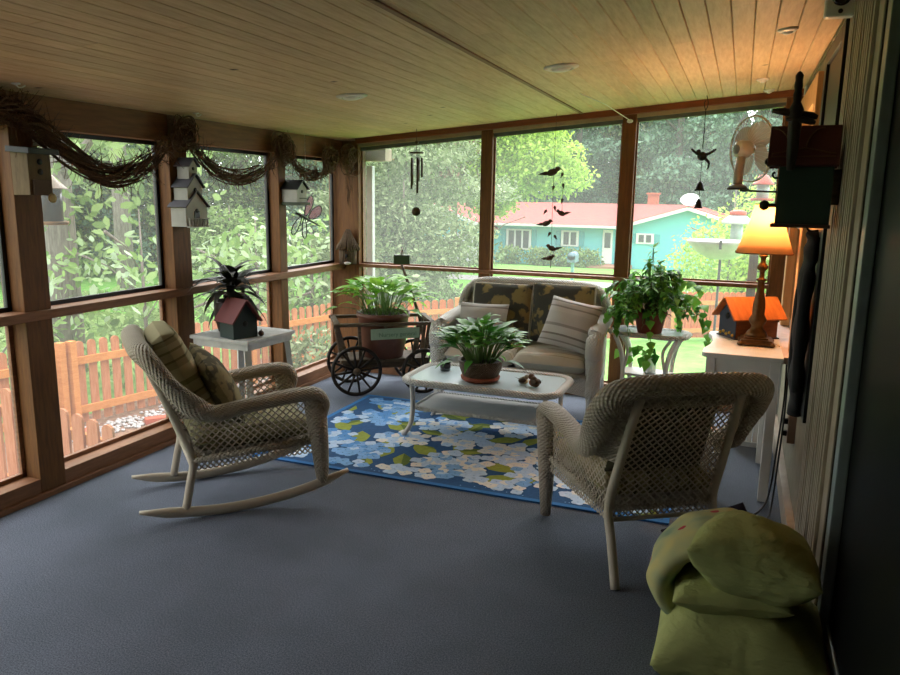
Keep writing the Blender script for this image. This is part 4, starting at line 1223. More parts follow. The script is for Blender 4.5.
# grapevine garland: swags between wreaths of twisted vine
vinem = wood('dry grapevine', '#3d2a1e', '#75563e', (5, 5, 5), .9, 30)
def swag(pts, seed, label, thick=.05, ns=26):
    R = random.Random(seed); mb = MB(); base = cr(pts, 10); N = len(base)
    for k in range(ns):
        ph = R.uniform(0, 6.28); fr = R.uniform(.5, 1.6); am = thick*R.uniform(.15, 1.35)
        i0 = R.randint(0, N//3); i1 = N-R.randint(0, N//3)
        P = []
        for i in range(i0, i1, 2):
            t = i/N*2*PI*fr+ph
            P.append(base[i]+Vector((max(-.03, math.cos(t)*am*.55), math.cos(t*.7+ph)*am*.2, math.sin(t)*am-am*.1)))
        if len(P) > 2: mb.tube(P, R.uniform(.0022, .0055), 5)
    for k in range(ns*11):
        i = R.randint(0, N-1); d = Vector((R.uniform(-.1, .4), R.uniform(-1, 1), R.uniform(-1, .9))).normalized()
        p = base[i]+Vector((0, R.uniform(-.5, .5)*thick, R.uniform(-.9, .9)*thick)); q = p+d*R.uniform(.03, .15)
        mid = p.lerp(q, .5)+Vector((R.uniform(0, 1), R.uniform(-1, 1), R.uniform(-1, 1)))*.012
        mb.tube([p, mid, q], [.0025, .0018, .001], 4)
    mb.v = [(x, y, min(z, ceilz(x)-.006)) for x, y, z in mb.v]
    tag(mb.build('grapevine_garland', vinem), label, 'garland', 'grapevine garland along the outer wall')
def wreath(c, r, seed, label, drop=0, axis='X'):
    R = random.Random(seed); mb = MB(); c = Vector(c)
    for k in range(26):
        rr = r*R.uniform(.35, 1.15); ty = R.uniform(-.02, .02); off = Vector((R.uniform(-.012, .04), R.uniform(-.035, .035), R.uniform(-.035, .035)))
        sq = R.uniform(.85, 1.15); P = []
        for i in range(22):
            a = 2*PI*i/22; q = Vector((math.sin(a*2+k)*.012, math.cos(a)*rr*sq, math.sin(a)*rr))
            P.append(c+off+q)
        mb.tube(P, R.uniform(.0025, .005), 5, closed=True)
    for k in range(160):
        a = R.uniform(0, 6.28); p = c+Vector((R.uniform(-.01, .03), math.cos(a)*r, math.sin(a)*r)); d = Vector((R.uniform(-.1, .3), R.uniform(-1, 1), R.uniform(-1.1, .8))).normalized()
        mb.tube([p, p+d*R.uniform(.02, .08)], [.0022, .001], 4)
    if drop:
        for k in range(12):
            y0 = R.uniform(-.05, .05); P = []
            for i in range(9): P.append(c+Vector((.0+.012*math.sin(i+k), y0+.015*math.sin(i*1.3+k), -r-drop*R.uniform(.4, 1)*i/9)))
            mb.tube(P, .0014, 4)
    mb.v = [(x, y, min(z, ceilz(x)-.006)) for x, y, z in mb.v]
    tag(mb.build('grapevine_wreath', vinem), label, 'wreath', 'grapevine wreaths on the posts')
gx = -3.055
swag([(gx, 2.30, 1.89), (gx, 2.46, 1.84), (gx, 2.60, 1.79), (gx, 2.76, 1.68), (gx, 2.95, 1.585), (gx, 3.13, 1.595), (gx, 3.30, 1.66), (gx, 3.43, 1.77)], 1, 'thick grapevine garland swag between the nearest post and the second post', .055, 44)
swag([(gx, 3.60, 1.82), (gx, 3.70, 1.72), (gx, 3.86, 1.63), (gx, 4.10, 1.60), (gx, 4.36, 1.67), (gx, 4.50, 1.76)], 2, 'thin grapevine garland swag between the second post and the third post', .04, 22)
swag([(gx, 4.66, 1.76), (gx, 4.80, 1.67), (gx, 4.96, 1.645), (gx, 5.12, 1.67), (gx, 5.28, 1.74)], 3, 'short grapevine garland swag between the third post and the corner', .035, 18)
swag([(gx, 2.05, 1.78), (gx, 2.2, 1.86), (gx, 2.34, 1.88), (gx, 2.50, 1.83)], 4, 'grapevine garland end over the nearest post above the tan birdhouse', .05, 30)
wreath((gx, 3.56, 1.83), .075, 5, 'grapevine wreath bunch on the second post above the tiered birdhouse')
wreath((gx, 4.58, 1.80), .085, 6, 'grapevine wreath bunch on the third post above the small white birdhouse')
wreath((gx, 5.22, 1.77), .085, 7, 'grapevine wreath left of the two at the corner post')
wreath((-3.0, 5.44, 1.78), .10, 8, 'grapevine wreath right of the two at the corner post with loose strands', .38)

# stained-glass dragonfly on a thread
df_ = thing('dragonfly_suncatcher', 'pink stained glass dragonfly hanging in the last outer bay', 'ornament', (-3.06, 4.88, 1.33), 0)
lead = plain('lead came', '#1a1618', .5)
m, nt, b = newmat('pink glass'); setb(b, lin('#9a5a66'), .2); tr = nd(nt, 'ShaderNodeBsdfTransparent'); tr.inputs[0].default_value = (.8, .55, .6, 1)
a = nd(nt, 'ShaderNodeMixShader'); a.inputs[0].default_value = .5; nt.links.new(b.outputs[0], a.inputs[1]); nt.links.new(tr.outputs[0], a.inputs[2]); nt.links.new(a.outputs[0], nt.nodes['Material Output'].inputs[0]); pinkg = m
m, nt, b = newmat('pale glass'); setb(b, lin('#b9c4b8'), .2); tr = nd(nt, 'ShaderNodeBsdfTransparent')
a = nd(nt, 'ShaderNodeMixShader'); a.inputs[0].default_value = .7; nt.links.new(b.outputs[0], a.inputs[1]); nt.links.new(tr.outputs[0], a.inputs[2]); nt.links.new(a.outputs[0], nt.nodes['Material Output'].inputs[0]); paleg = m
MB().tube([(0, -.14, .03), (0, -.05, .005), (0, .05, -.03), (0, .19, -.075)], [.008, .012, .009, .004], 8).build('body', lead, df_)
for (y0, z0, y1, z1, w_, gm) in ((-.02, .01, .09, .15, .062, pinkg), (.03, -.005, .22, .06, .062, pinkg), (-.07, 0, -.20, -.12, .05, paleg), (-.03, -.01, -.03, -.16, .05, paleg)):
    d = Vector((0, y1-y0, z1-z0)); L = d.length; t = d.normalized(); s = Vector((0, -t.z, t.y)); P = []
    for k in range(28):
        an = 2*PI*k/28; P.append(Vector((0, y0, z0))+t*(L/2+L/2*math.cos(an))+s*w_/2*math.sin(an)*(1+.25*math.cos(an))*1.25)
    q = MB(); q.add([p+Vector((-.002, 0, 0)) for p in P]+[p+Vector((.002, 0, 0)) for p in P], [tuple(range(27, -1, -1)), tuple(range(28, 56))]+[(k, (k+1) % 28, 28+(k+1) % 28, 28+k) for k in range(28)], None, False)
    wg_ = q.build('wing', gm, df_)
    MB().tube(P, .0045, 6, closed=True).build('lead_edge', lead, wg_)
MB().tube([(0, 0, .01), (0, .0, ceilz(-3.06)-1.33)], .001, 4).build('hanging_thread', M['white'], df_)

# wind chime
wc = thing('wind_chime', 'bronze tube wind chime hanging before the left rear screen', 'wind chime', (-2.35, 5.32, ceilz(-2.35)), 0)
brn = plain('bronze tube', '#4a3a2c', .4, .5)
mb = MB(); mb.tube([(0, 0, 0), (0, 0, -.09)], .002, 5); mb.ball((0, 0, -.10), .014); mb.tube([(0, 0, -.11), (0, 0, -.17)], .0015, 5); mb.build('hanger', brn, wc)
mb = MB(); mb.lathe([(.0001, -.168), (.055, -.172), (.055, -.182), (.0001, -.184)], 20); mb.build('top_disc', brn, wc)
for k in range(5):
    a = 2*PI*k/5+.3; x, y = .042*math.cos(a), .042*math.sin(a)
    mb = MB(); mb.tube([(x, y, -.184), (x, y, -.215)], .001, 4); mb.tube([(x, y, -.215), (x, y, -.36-.03*k)], .008, 10); mb.build('chime_tube', brn, wc)
mb = MB(); mb.tube([(0, 0, -.18), (0, 0, -.60)], .001, 4); mb.lathe([(.0001, -.003), (.034, -.003), (.034, .003), (.0001, .003)], 18, M=Matrix.Translation((0, 0, -.62)) @ Matrix.Rotation(PI/2, 4, 'X') @ Matrix.Rotation(.3, 4, 'Y')); mb.build('wind_sail', brn, wc)

# bird mobile: each bird and leaf is a part strung on wires
bm_ = thing('bird_mobile', 'string of rusty metal birds and leaves hanging before the middle rear screen', 'mobile', (-1.28, 5.35, ceilz(-1.28)), 0)
zc = ceilz(-1.28); rust = plain('rusty metal', '#4c3a28', .7, .2)
mb = MB(); mb.tube([(0, 0, 0), (-.005, 0, 1.70-zc), (.0, 0, 1.06-zc)], .0016, 5); mb.tube([(.03, 0, 1.72-zc), (.065, 0, 1.69-zc), (.068, 0, 1.40-zc)], .0014, 5); mb.tube([(0, 0, 1.06-zc), (0, 0, .99-zc)], .0025, 5); mb.build('hanging_wire', rust, bm_)
for (x, z, s, f) in ((-.015, 1.68, 1.5, 1), (-.045, 1.315, 1.15, 1), (.065, 1.39, 1.05, -1), (0.005, 1.135, 1.15, -1), (-.01, 1.065, 1.05, 1)):
    q = MB(); z -= zc
    q.ball((x, 0, z), (.028*s, .012*s, .017*s), M=Matrix.Rotation(-.35*f, 3, 'Y')); q.ball((x+f*.025*s, 0, z+.016*s), .012*s)
    q.leaf((x-f*.015*s, 0, z-.003*s), (-f, 0, -.15 if f > 0 else .25), (0, 1, 0), .055*s, .02*s, 0); q.tube([(x+f*.034*s, 0, z+.016*s), (x+f*.046*s, 0, z+.013*s)], [.004*s, .001], 5)
    q.build('bird', rust, bm_)
for (x, z, a) in ((.065, 1.66, 2.2), (-.0, 1.57, 1.8), (.065, 1.585, 1.3), (.01, 1.425, 1.2), (-.045, 1.395, 2.4), (.066, 1.48, 1.7), (-.01, 1.235, 2.3), (.015, 1.215, .7)):
    q = MB(); q.leaf((x, 0, z-zc+.02), (math.cos(a)*.6, 0, -math.sin(a)), (0, 1, 0), .045, .022, .1); q.build('metal_leaf', rust, bm_)

# dark hummingbird bell hanging before the right rear screen
hb_ = thing('hanging_bell', 'black metal winged bell ornament hanging on a chain before the right rear screen', 'ornament', (-.275, 5.3, ceilz(-.275)), 0)
zc = ceilz(-.275)
mb = MB(); mb.tube(cr([(0, 0, 0), (0.012, 0, -.05), (.0, 0, -.09), (-.012, 0, -.05), (-.003, 0, -.03)], 5), .003, 6)
for k in range(9): mb.tube([(0.002*math.sin(k*3), 0, -.09-k*.028), (-.002*math.sin(k*3), 0, -.118-k*.028)], .003, 5)
mb.build('chain', M['iron'], hb_)
mb = MB(); mb.ball((.0, 0, 1.785-zc), (.032, .02, .03)); mb.ball((-.025, 0, 1.815-zc), .016)
mb.tube(cr([(.02, 0, 1.77-zc), (.045, 0, 1.74-zc), (.04, 0, 1.70-zc)], 4), [.012, .011, .01, .01, .009, .008, .007, .006, .004], 6)
for s, e in ((-1, (-.075, .045)), (1, (.085, .04))):
    mb.tube(cr([(0, 0, 1.79-zc), (e[0]*.5, 0, 1.79-zc+e[1]*.3), (e[0], 0, 1.79-zc+e[1])], 4), [.012, .012, .012, .011, .01, .009, .009, .008, .005], 6)
mb.build('winged_figure', M['black'], hb_)
for z, r_ in ((1.56, .036), (1.445, .03)):
    q = MB(); q.tube([(0, 0, z-zc+.05), (0, 0, z-zc+.19)], .002, 4); q.lathe([(r_, 0), (r_*.82, .012), (r_*.6, .04), (r_*.3, .06), (.0001, .066)], 16, c=(0, 0, z-zc)); q.build('bell', M['black'], hb_)

# white oscillating fan seen from behind, held on a bracket off the corner post
fb = MB(); fb.tube([(.24, 5.535, 1.56), (.12, 5.40, 1.562), (-.02, 5.22, 1.565)], .007, 8); fb.box(-.10, .03, 5.13, 5.25, 1.568, 1.576)
tag(fb.build('shelf_bracket', M['iron']), 'thin dark bracket holding the white fan out from the corner post', 'bracket')
fn = thing('desk_fan', 'white caged fan seen from behind, high at the right end of the rear screens', 'fan', (-.04, 5.19, 1.576), 0)
fw = plain('fan white', '#b5aea5', .45, var=.04)
mb = MB(); mb.lathe([(.055, 0), (.06, .006), (.05, .02), (.02, .03)], 24); mb.build('base', plain('fan grey', '#6d7278', .5), fn)
mb = MB(); mb.tube([(0, 0, .02), (0, 0, .10), (.008, .004, .2)], [(.03, .028), (.034, .03), (.032, .028)], 14); mb.build('neck', plain('fan neck beige', '#8f8a82', .5), fn)
ax = Vector((.77, .63, .05)).normalized(); q0 = ax.to_track_quat('Z', 'Y').to_matrix().to_4x4()
Mx = Matrix.Translation((.0, 0, .245)) @ q0
mb = MB(); mb.lathe([(.0001, -.03), (.03, -.03), (.05, -.02), (.056, 0), (.054, .05), (.03, .09), (.0001, .095)], 24, M=Mx); mb.build('motor_housing', fw, fn)
mb = MB(); mb.lathe([(.0001, 0), (.03, 0), (.03, .003), (.0001, .003)], 20, M=Mx @ Matrix.Translation((0, 0, -.034))); mb.build('badge', plain('fan grey', '#8d9298', .5), fn)
Rf = .205
mb = MB()
ring = lambda r_, z: [Mx @ Vector((r_*math.cos(2*PI*k/48), r_*math.sin(2*PI*k/48), z)) for k in range(48)]
mb.tube(ring(Rf, .09), .005, 6, closed=True); mb.tube(ring(Rf*.985, .08), .003, 5, closed=True)
for sgn, zc2 in ((-1, .03), (1, .15)):
    for k in range(36):
        a = 2*PI*k/36
        P = [Mx @ Vector((r_*math.cos(a), r_*math.sin(a), z)) for r_, z in ((.05, zc2), (.12, lerp(zc2, .09, .25)), (.175, lerp(zc2, .09, .6)), (Rf, .09))]
        mb.tube(P, .0011, 4, cap=False)
    mb.tube(ring(.05, zc2), .003, 5, closed=True)
mb.build('cage', fw, fn)
m, nt, b = newmat('smoky fan blade'); setb(b, lin('#b0a195'), .3); tr = nd(nt, 'ShaderNodeBsdfTransparent'); tr.inputs[0].default_value = (.75, .7, .66, 1)
a = nd(nt, 'ShaderNodeMixShader'); a.inputs[0].default_value = .25; nt.links.new(b.outputs[0], a.inputs[1]); nt.links.new(tr.outputs[0], a.inputs[2]); nt.links.new(a.outputs[0], nt.nodes['Material Output'].inputs[0])
for k in range(4):
    a0 = 2*PI*k/4+.5
    def bl(s, t, a0=a0):
        r_ = lerp(.03, .185, s); wdt = math.sin(PI*min(1, .12+s*.83))**.6*.085
        x = wdt*(2*t-1)+.02*s
        p = Vector((r_, x, .09+.25*x)); c_, s_ = math.cos(a0), math.sin(a0)
        return Mx @ Vector((p.x*c_-p.y*s_, p.x*s_+p.y*c_, p.z))
    q = MB(); q.grid(bl, 10, 6); q.build('blade', m, fn)

# ceiling lights
lm = plain('light trim white', '#d9d7cf', .4); 
m, nt, b = newmat('frosted diffuser'); setb(b, (.75, .75, .72), .4)
def clight(x, y, r, label):
    t = thing('ceiling_light', label, 'ceiling light', (x, y, ceilz(x)), 0, 'recessed ceiling lights'); t.rotation_euler.y = -math.atan(.083)
    q = MB(); q.lathe([(r*1.0, .002), (r, -.004), (r*.7, -.014), (r*.62, -.008), (r*.62, .002)], 32); q.build('trim_ring', lm, t)
    q = MB(); q.lathe([(r*.62, -.006), (r*.4, -.02), (.0001, -.024)], 28); q.build('diffuser', m, t)
clight(-2.02, 3.70, .085, 'large round white ceiling light over the loveseat end, left of the two')
clight(-.87, 3.69, .085, 'large round white ceiling light in the middle of the ceiling, right of the two')
clight(.116, 3.54, .04, 'small ceiling light nearest the security camera')
clight(.05, 4.86, .035, 'small ceiling light above the lamp, second from the security camera')
clight(.10, 5.36, .035, 'small ceiling light at the rear corner by the window trim')
for k, (x, y) in enumerate(((-2.95, 2.42), (-2.97, 3.585))):
    t = thing('ceiling_hook', ('small white ceiling hook above the nearest post', 'small white ceiling hook above the second post')[k], 'hook', (x, y, ceilz(x)), 0, 'small hooks in the ceiling')
    q = MB(); q.lathe([(.018, .002), (.018, -.004), (.0001, -.008)], 14); q.build('plate', M['white'], t)
    q = MB(); q.tube(cr([(0, 0, -.006), (.0, .012, -.016), (0, .03, -.013), (0, .045, -.004)], 4), .003, 6); q.build('hook', M['white'], t)
cl_ = MB(); cl_.tube([(-.79, 5.52, 2.045), (-.86, 4.9, 2.085), (-.95, 4.55, ceilz(-.95)-.006)], .003, 6); cl_.ball((-.79, 5.515, 2.04), (.022, .012, .014))
tag(cl_.build('wire_clip', M['white']), 'white wire with a clip from the ceiling to the rear post right of the loveseat', 'wire')

# ------------------------------------------------------------------ folded green comforter in the foreground
cf = thing('comforter', 'folded lime green comforter heaped on the floor by the doorway', 'comforter', (.05, 2.36, 0), 0)
gm = plain('lime green cotton', '#a8ae6c', .9, var=.08, scale=10)
nt = gm.node_tree; bump(nt, nt.nodes['Principled BSDF'], noise(nt, objv(nt), 20, 4, .55, (1, 1, 2.2)), .9, .012)
def lobe(name, c, size, rot, mat, seed, wr=.008, crown=.45):
    Mx = Matrix.Translation(c) @ Euler([R2(a) for a in rot], 'XYZ').to_matrix().to_4x4()
    return cushion(MB(), *size, 30, 30, crown, Mx, wr, seed, edge=.46, pinch=.03).build(name, mat, cf)
m, nt, b = newmat('printed cotton'); setb(b, None, .9, 0, .1)
v = objv(nt); nz = noise(nt, v, 7, 2); base = ramp(nt, nz, [(.35, lin('#6f8f7c')), (.5, lin('#a9ae84')), (.68, lin('#c4b97c'))])
vo = nt.nodes.new('ShaderNodeTexVoronoi'); vo.inputs['Scale'].default_value = 11; nt.links.new(v, vo.inputs['Vector'])
n2 = noise(nt, v, 30, 2)
ad = nd(nt, 'ShaderNodeMath', operation='MULTIPLY_ADD'); nt.links.new(n2, ad.inputs[0]); ad.inputs[1].default_value = .3; nt.links.new(vo.outputs['Distance'], ad.inputs[2])
ff = ramp(nt, ad.outputs[0], [(.31, (1, 1, 1)), (.33, (0, 0, 0))]); mx = nd(nt, 'ShaderNodeMix', data_type='RGBA')
nt.links.new(ff, mx.inputs[0]); nt.links.new(base, mx.inputs[6]); mx.inputs[7].default_value = (*lin('#b0444a'), 1); nt.links.new(mx.outputs[2], b.inputs['Base Color']); pr = m
# thick folded slabs swept along a profile (x, z), pulled in depth y
def slab(name, prof, y0, y1, th, mat, seed, wr=.006):
    P = cr(prof, 8); N = len(P); R = random.Random(seed); ph = [R.uniform(0, 6) for _ in range(5)]
    nrm = []
    for i in range(N):
        t = (P[min(i+1, N-1)]-P[max(i-1, 0)]).normalized(); nrm.append(Vector((-t.z, 0, t.x)))
    K = 26
    def fn(s, t):
        f = s*(N-1); i = min(int(f), N-2); p = P[i].lerp(P[i+1], f-i); nn = nrm[i].lerp(nrm[i+1], f-i).normalized()
        a = 2*PI*t
        cx, sx = math.cos(a), math.sin(a)
        e = .55
        yy = math.copysign(abs(cx)**e, cx); tt = math.copysign(abs(sx)**.85, sx)
        endf = min(1, (max(0, 1-(abs(2*s-1))**6))**.45+.02)
        w_ = wr*(math.sin(9*s*3+ph[0]+3*yy)+.6*math.sin(17*s+ph[1]+7*yy)+.5*math.sin(23*s-5*yy+ph[2]))
        return Vector((p.x, lerp(y0, y1, .5+.5*yy*(.92+.08*endf)), p.z))+nn*(th/2*tt*endf*(1-.25*yy*yy)+w_*(abs(sx)))
    return MB().grid(fn, 70, 40, 1, 1).build(name, mat, cf)
# front bottom fold, inner fold, patterned outer curl, top fold
lobe('lower_fold', (.05, -.06, .15), (.50, .38, .34), (10, -2, 0), gm, 3, .006)
lobe('inner_fold', (.01, -.04, .30), (.34, .30, .13), (-6, -4, 4), gm, 5, .005)
slab('printed_fold', [(-.13, 0, .20), (-.19, 0, .27), (-.185, 0, .35), (-.12, 0, .425), (-.02, 0, .46), (.08, 0, .45)], -.13, .17, .095, pr, 7, .003)
lobe('upper_fold', (.07, -.03, .415), (.37, .40, .25), (-14, 7, -4), gm, 9, .006)
mr2 = plain('dark navy maroon cloth', '#2b2030', .9, var=.35, scale=6)
dp = cushion(MB(), .31, .33, .12, 22, 22, .4, Euler((R2(72), R2(-27), R2(8)), 'XYZ').to_matrix().to_4x4(), .003, 12, edge=.5, pinch=0).build('dark_pillow', mr2, None, loc=(.03, 2.66, .225))
tag(dp, 'dark navy and maroon pillow standing behind the green comforter', 'pillow')

# ------------------------------------------------------------------ outside
_lin = lin
def lin(h): return tuple(.86*c for c in _lin(h))
def gz(x, y): return -.85-max(0, y-12)*.042
m, nt, b = newmat('lawn'); setb(b, None, .95, 0, .1); v = objv(nt)
nt.links.new(ramp(nt, noise(nt, v, 3, 6, .7), [(.3, lin('#4f8a34')), (.7, lin('#7fb455'))]), b.inputs['Base Color']); M['lawn'] = m
m, nt, b = newmat('bark mulch'); setb(b, None, .95, 0, .1); v = objv(nt)
nt.links.new(ramp(nt, noise(nt, v, 22, 6, .75), [(.3, lin('#5e4438')), (.55, lin('#8a6a58')), (.75, lin('#b09a86'))]), b.inputs['Base Color']); M['mulch'] = m
m, nt, b = newmat('forest floor'); setb(b, None, .95, 0, .1); v = objv(nt)
nt.links.new(ramp(nt, noise(nt, v, 5, 6, .75), [(.3, lin('#4c6a34')), (.55, lin('#7d9a54')), (.75, lin('#9a8a68'))]), b.inputs['Base Color']); M['forest'] = m
def ground(name, x0, x1, y0, y1, dz, m, nx=2, ny=30):
    mb = MB(); mb.grid(lambda s, t: (lerp(x0, x1, s), lerp(y0, y1, t), gz(0, lerp(y0, y1, t))+dz), nx, ny)
    return struct(mb.build(name, m))
ground('lawn', -60, 45, -12, 90, 0, M['lawn'])
ground('ground_woods', -40, -6.3, -6, 11, .006, M['forest'])
ground('ground_bed', -6.3, -3.3, -4, 9.6, .008, M['mulch'])
ground('road', -60, 45, 24.2, 26.6, .01, plain('asphalt', '#9a9696', .9))
ground('driveway', -15.5, -12.2, 26.6, 38, .012, plain('asphalt', '#9a9696', .9))

ced = wood('cedar stain', '#a86844', '#c68763', (9, 9, 1.5), .75, 5, .2)
ced2 = wood('bright cedar rail', '#bd7740', '#d48f52', (2, 2, 9), .75, 5, .2)
cedr = wood('deep cedar stain', '#a5502a', '#c56a3c', (9, 9, 1.5), .75, 5, .2)
def fence(label, a, c, h0, h1, sp, wd, group='cedar picket fences around the garden', round_=True, rails=(.2, .78), side=1, posts=True, mat=None):
    a = Vector((*a, 0)); c = Vector((*c, 0)); d = (c-a); L = d.length; d.normalize(); nrm = Vector((-d.y, d.x, 0))*side
    t = thing('picket_fence', label, 'fence', (a.x, a.y, gz(0, a.y)), 0, group)
    n_ = int(L/sp)
    for k in range(n_+1):
        s = k*sp; p = d*s; h = lerp(h0, h1, s/L); zb = gz(0, a.y+p.y)-gz(0, a.y)
        P = [(-wd/2, .03), (wd/2, .03), (wd/2, h-wd*.4)]
        P += [(wd/2*math.cos(q*PI/6), h-wd*.4+wd*.42*math.sin(q*PI/6)) for q in range(1, 6)] if round_ else [(wd*.3, h), (-wd*.3, h)]
        P += [(-wd/2, h-wd*.4)]
        Mx = Matrix.Translation(p+Vector((0, 0, zb))) @ Matrix(((d.x, nrm.x, 0, 0), (d.y, nrm.y, 0, 0), (0, 0, 1, 0), (0, 0, 0, 1))) @ Matrix.Rotation(PI/2, 4, 'X')
        MB().prism(P, -.01, .01, Mx).build('picket', mat or ced, t)
    for f in rails:
        q = MB(); o = nrm*.03
        q.bar(o+Vector((0, 0, h0*f)), d*L+o+Vector((0, 0, h1*f+gz(0, c.y)-gz(0, a.y))), .035, .075); q.build('rail', ced2, t)
    for s in (([0]+([L] if L < 3 else [L/2, L])) if posts else []):
        q = MB(); p = d*s+nrm*.085; h = lerp(h0, h1, s/L)+.03; zb = gz(0, a.y+p.y)-gz(0, a.y)
        q.box(p.x-.035, p.x+.035, p.y-.035, p.y+.035, zb, zb+h); q.build('fence_post', ced2, t)
fence('cedar picket fence along the garden bed outside the nearest outer screens', (-6.10, 5.3), (-5.62, 7.4), .87, .87, .128, .082, side=-1)
fence('cedar picket fence run left of the near post through the outer screen', (-6.75, 2.6), (-6.13, 5.2), .87, .87, .128, .082, side=-1)
fence('cedar picket fence run behind the white side table and the wagon wheel', (-5.58, 7.5), (-5.1, 9.3), .87, .87, .128, .085, side=-1)
fence('cedar picket fence run behind the wagon through the left rear screen', (-5.0, 9.35), (-3.0, 11.75), .80, .80, .135, .105, side=-1, mat=cedr)
fence('cedar picket fence run behind the loveseat and the plant stand', (-2.9, 11.85), (.9, 14.6), .84, .84, .122, .112, side=-1, mat=cedr)
fence('short cedar picket fence with stepped tops just outside beside the nearest post', (-5.05, 3.72), (-3.86, 3.70), .94, .76, .139, .10, side=1, posts=False)

mb = MB(); Rg = random.Random(8)
for k in range(900):
    t = Rg.random(); x = lerp(-5.95, -5.3, t)+Rg.uniform(-.02, .38); y = lerp(5.1, 8.9, t)+Rg.uniform(-.3, .3); s = Rg.uniform(.012, .026)
    mb.ball((x, y, gz(0, y)+.012+s*.4), (s, s*.8, s*.6), 6, 4)
g_ = mb.build('white_gravel', plain('white stones', '#b9b4b2', .8, var=.15)); tag(g_, 'white stones scattered along the foot of the cedar fence', 'gravel', kind='stuff')
for k, (x, y) in enumerate(((-5.45, 5.75), (-5.75, 5.15))):
    o = boxo('red_brick', plain('red brick', '#b5573f', .85), -.11, .11, -.05, .05, 0, .06); o.location = (x, y, gz(0, y)+.01); o.rotation_euler.z = .9+k
    tag(o, ('red brick lying on the white stones, right of the two', 'red brick lying by the fence post, left of the two')[k], 'brick', 'bricks in the garden bed')

# ---- leaves
def leaves(name, parent, blobs, n_, size, mat, seed, flat=.5, shell=.55):
    """n_ leaf blades spread through ellipsoid blobs (centre, radii)"""
    r_ = np.random.default_rng(seed)
    w = np.array([b_[1][0]*b_[1][1]*b_[1][2] for b_ in blobs])**.67; w /= w.sum()
    idx = r_.choice(len(blobs), n_, p=w)
    c = np.array([b_[0] for b_ in blobs], float)[idx]; rad = np.array([b_[1] for b_ in blobs], float)[idx]
    d = r_.normal(size=(n_, 3)); d /= np.linalg.norm(d, axis=1, keepdims=True)
    q = (shell+(1-shell)*r_.random((n_, 1)))
    q *= 1+.18*np.sin(d[:, :1]*9+c[:, :1])*np.sin(d[:, 1:2]*8)+.1*np.sin(d[:, 2:]*11)
    p = c+d*rad*q
    a = r_.normal(size=(n_, 3)); a[:, 2] -= .3; a /= np.linalg.norm(a, axis=1, keepdims=True)
    nn = r_.normal(size=(n_, 3))*flat+np.array([0, 0, 1.])+d*.5
    s = np.cross(a, nn); s /= np.linalg.norm(s, axis=1, keepdims=True)+1e-9
    L = size*(.6+.8*r_.random((n_, 1)))
    V = np.stack([p, p+a*L*.3+s*L*.25, p+a*L*.7+s*L*.22, p+a*L, p+a*L*.7-s*L*.22, p+a*L*.3-s*L*.25], 1).reshape(-1, 3)
    me = bpy.data.meshes.new(name); me.vertices.add(6*n_); me.vertices.foreach_set('co', V.ravel())
    me.loops.add(6*n_); me.loops.foreach_set('vertex_index', np.arange(6*n_, dtype=np.int32))
    me.polygons.add(n_); me.polygons.foreach_set('loop_start', np.arange(0, 6*n_, 6, dtype=np.int32))
    me.materials.append(mat); me.update(calc_edges=True); me.validate()
    o = bpy.data.objects.new(name, me); COL.objects.link(o); o.parent = parent
    return o
bark = wood('tree bark', '#5d544c', '#9a8f86', (9, 9, 1.2), .9, 4)
barkp = wood('pale tree bark', '#6f6663', '#a89d99', (9, 9, 1.2), .9, 4)
L_mid = leafmat('mid green foliage', '#527136', '#88a460', .6, .4, '#a9c07e')
L_dark = leafmat('dark pine foliage', '#4a6c50', '#6f947a', .7, .25, '#86a98e')
L_yel = leafmat('yellow green foliage', '#8fb83c', '#b9d760', .6, .45, '#cbe27a')
L_pale = leafmat('pale grey green foliage', '#566a42', '#849868', .6, .35, '#a9b78e')
L_big = leafmat('broad bright leaves', '#658c3e', '#98b86a', .45, .4, '#bfd4b4')
L_red = leafmat('faded reddish twigs', '#8a6a58', '#b08d78', .8, .2, '#7d8a5e')
nseed = [100]
def tree(label, x, y, h, r, mat, n_, size, trunk=.2, name='tree', clear=.15, bk=None, blobs=None, group='trees around the porch', lean=0, nb=9):
    z0 = gz(0, y); t = thing(name, label, 'tree' if name != 'shrub' else 'shrub', (x, y, z0), 0, group)
    nseed[0] += 1; R = random.Random(nseed[0])
    if blobs is None:
        blobs = []
        for k in range(nb):
            f = (k+.5)/nb; a = k*2.4; rr = r*(.55*(1-abs(2*f-1)**2)+.12)
            zz = lerp(h*clear, h*.95, f)
            s = r*(.62 if name != 'pine_tree' else .62*(1.15-f))
            blobs.append(((rr*math.cos(a), rr*math.sin(a), zz), (s, s, max(.25, h*(1-clear)/nb*1.1))))
    leaves('foliage', t, blobs, n_, size, mat, nseed[0])
    if trunk:
        q = MB(); q.tube([(0, 0, -.1), (lean*.4, 0, h*.4), (lean, 0, h*.93)], [trunk, trunk*.8, trunk*.25], 10)
        for k in range(4):
            a = k*1.7; f = lerp(max(clear, .2), .7, k/4)
            q.tube([(lean*f, 0, h*f), (lean*f+r*.35*math.cos(a), r*.35*math.sin(a), h*f+r*.3), (lean*f+r*.75*math.cos(a), r*.75*math.sin(a), h*f+r*.45)], [trunk*.35, trunk*.22, .02], 6)
        q.build('trunk', bk or bark, t)
    return t
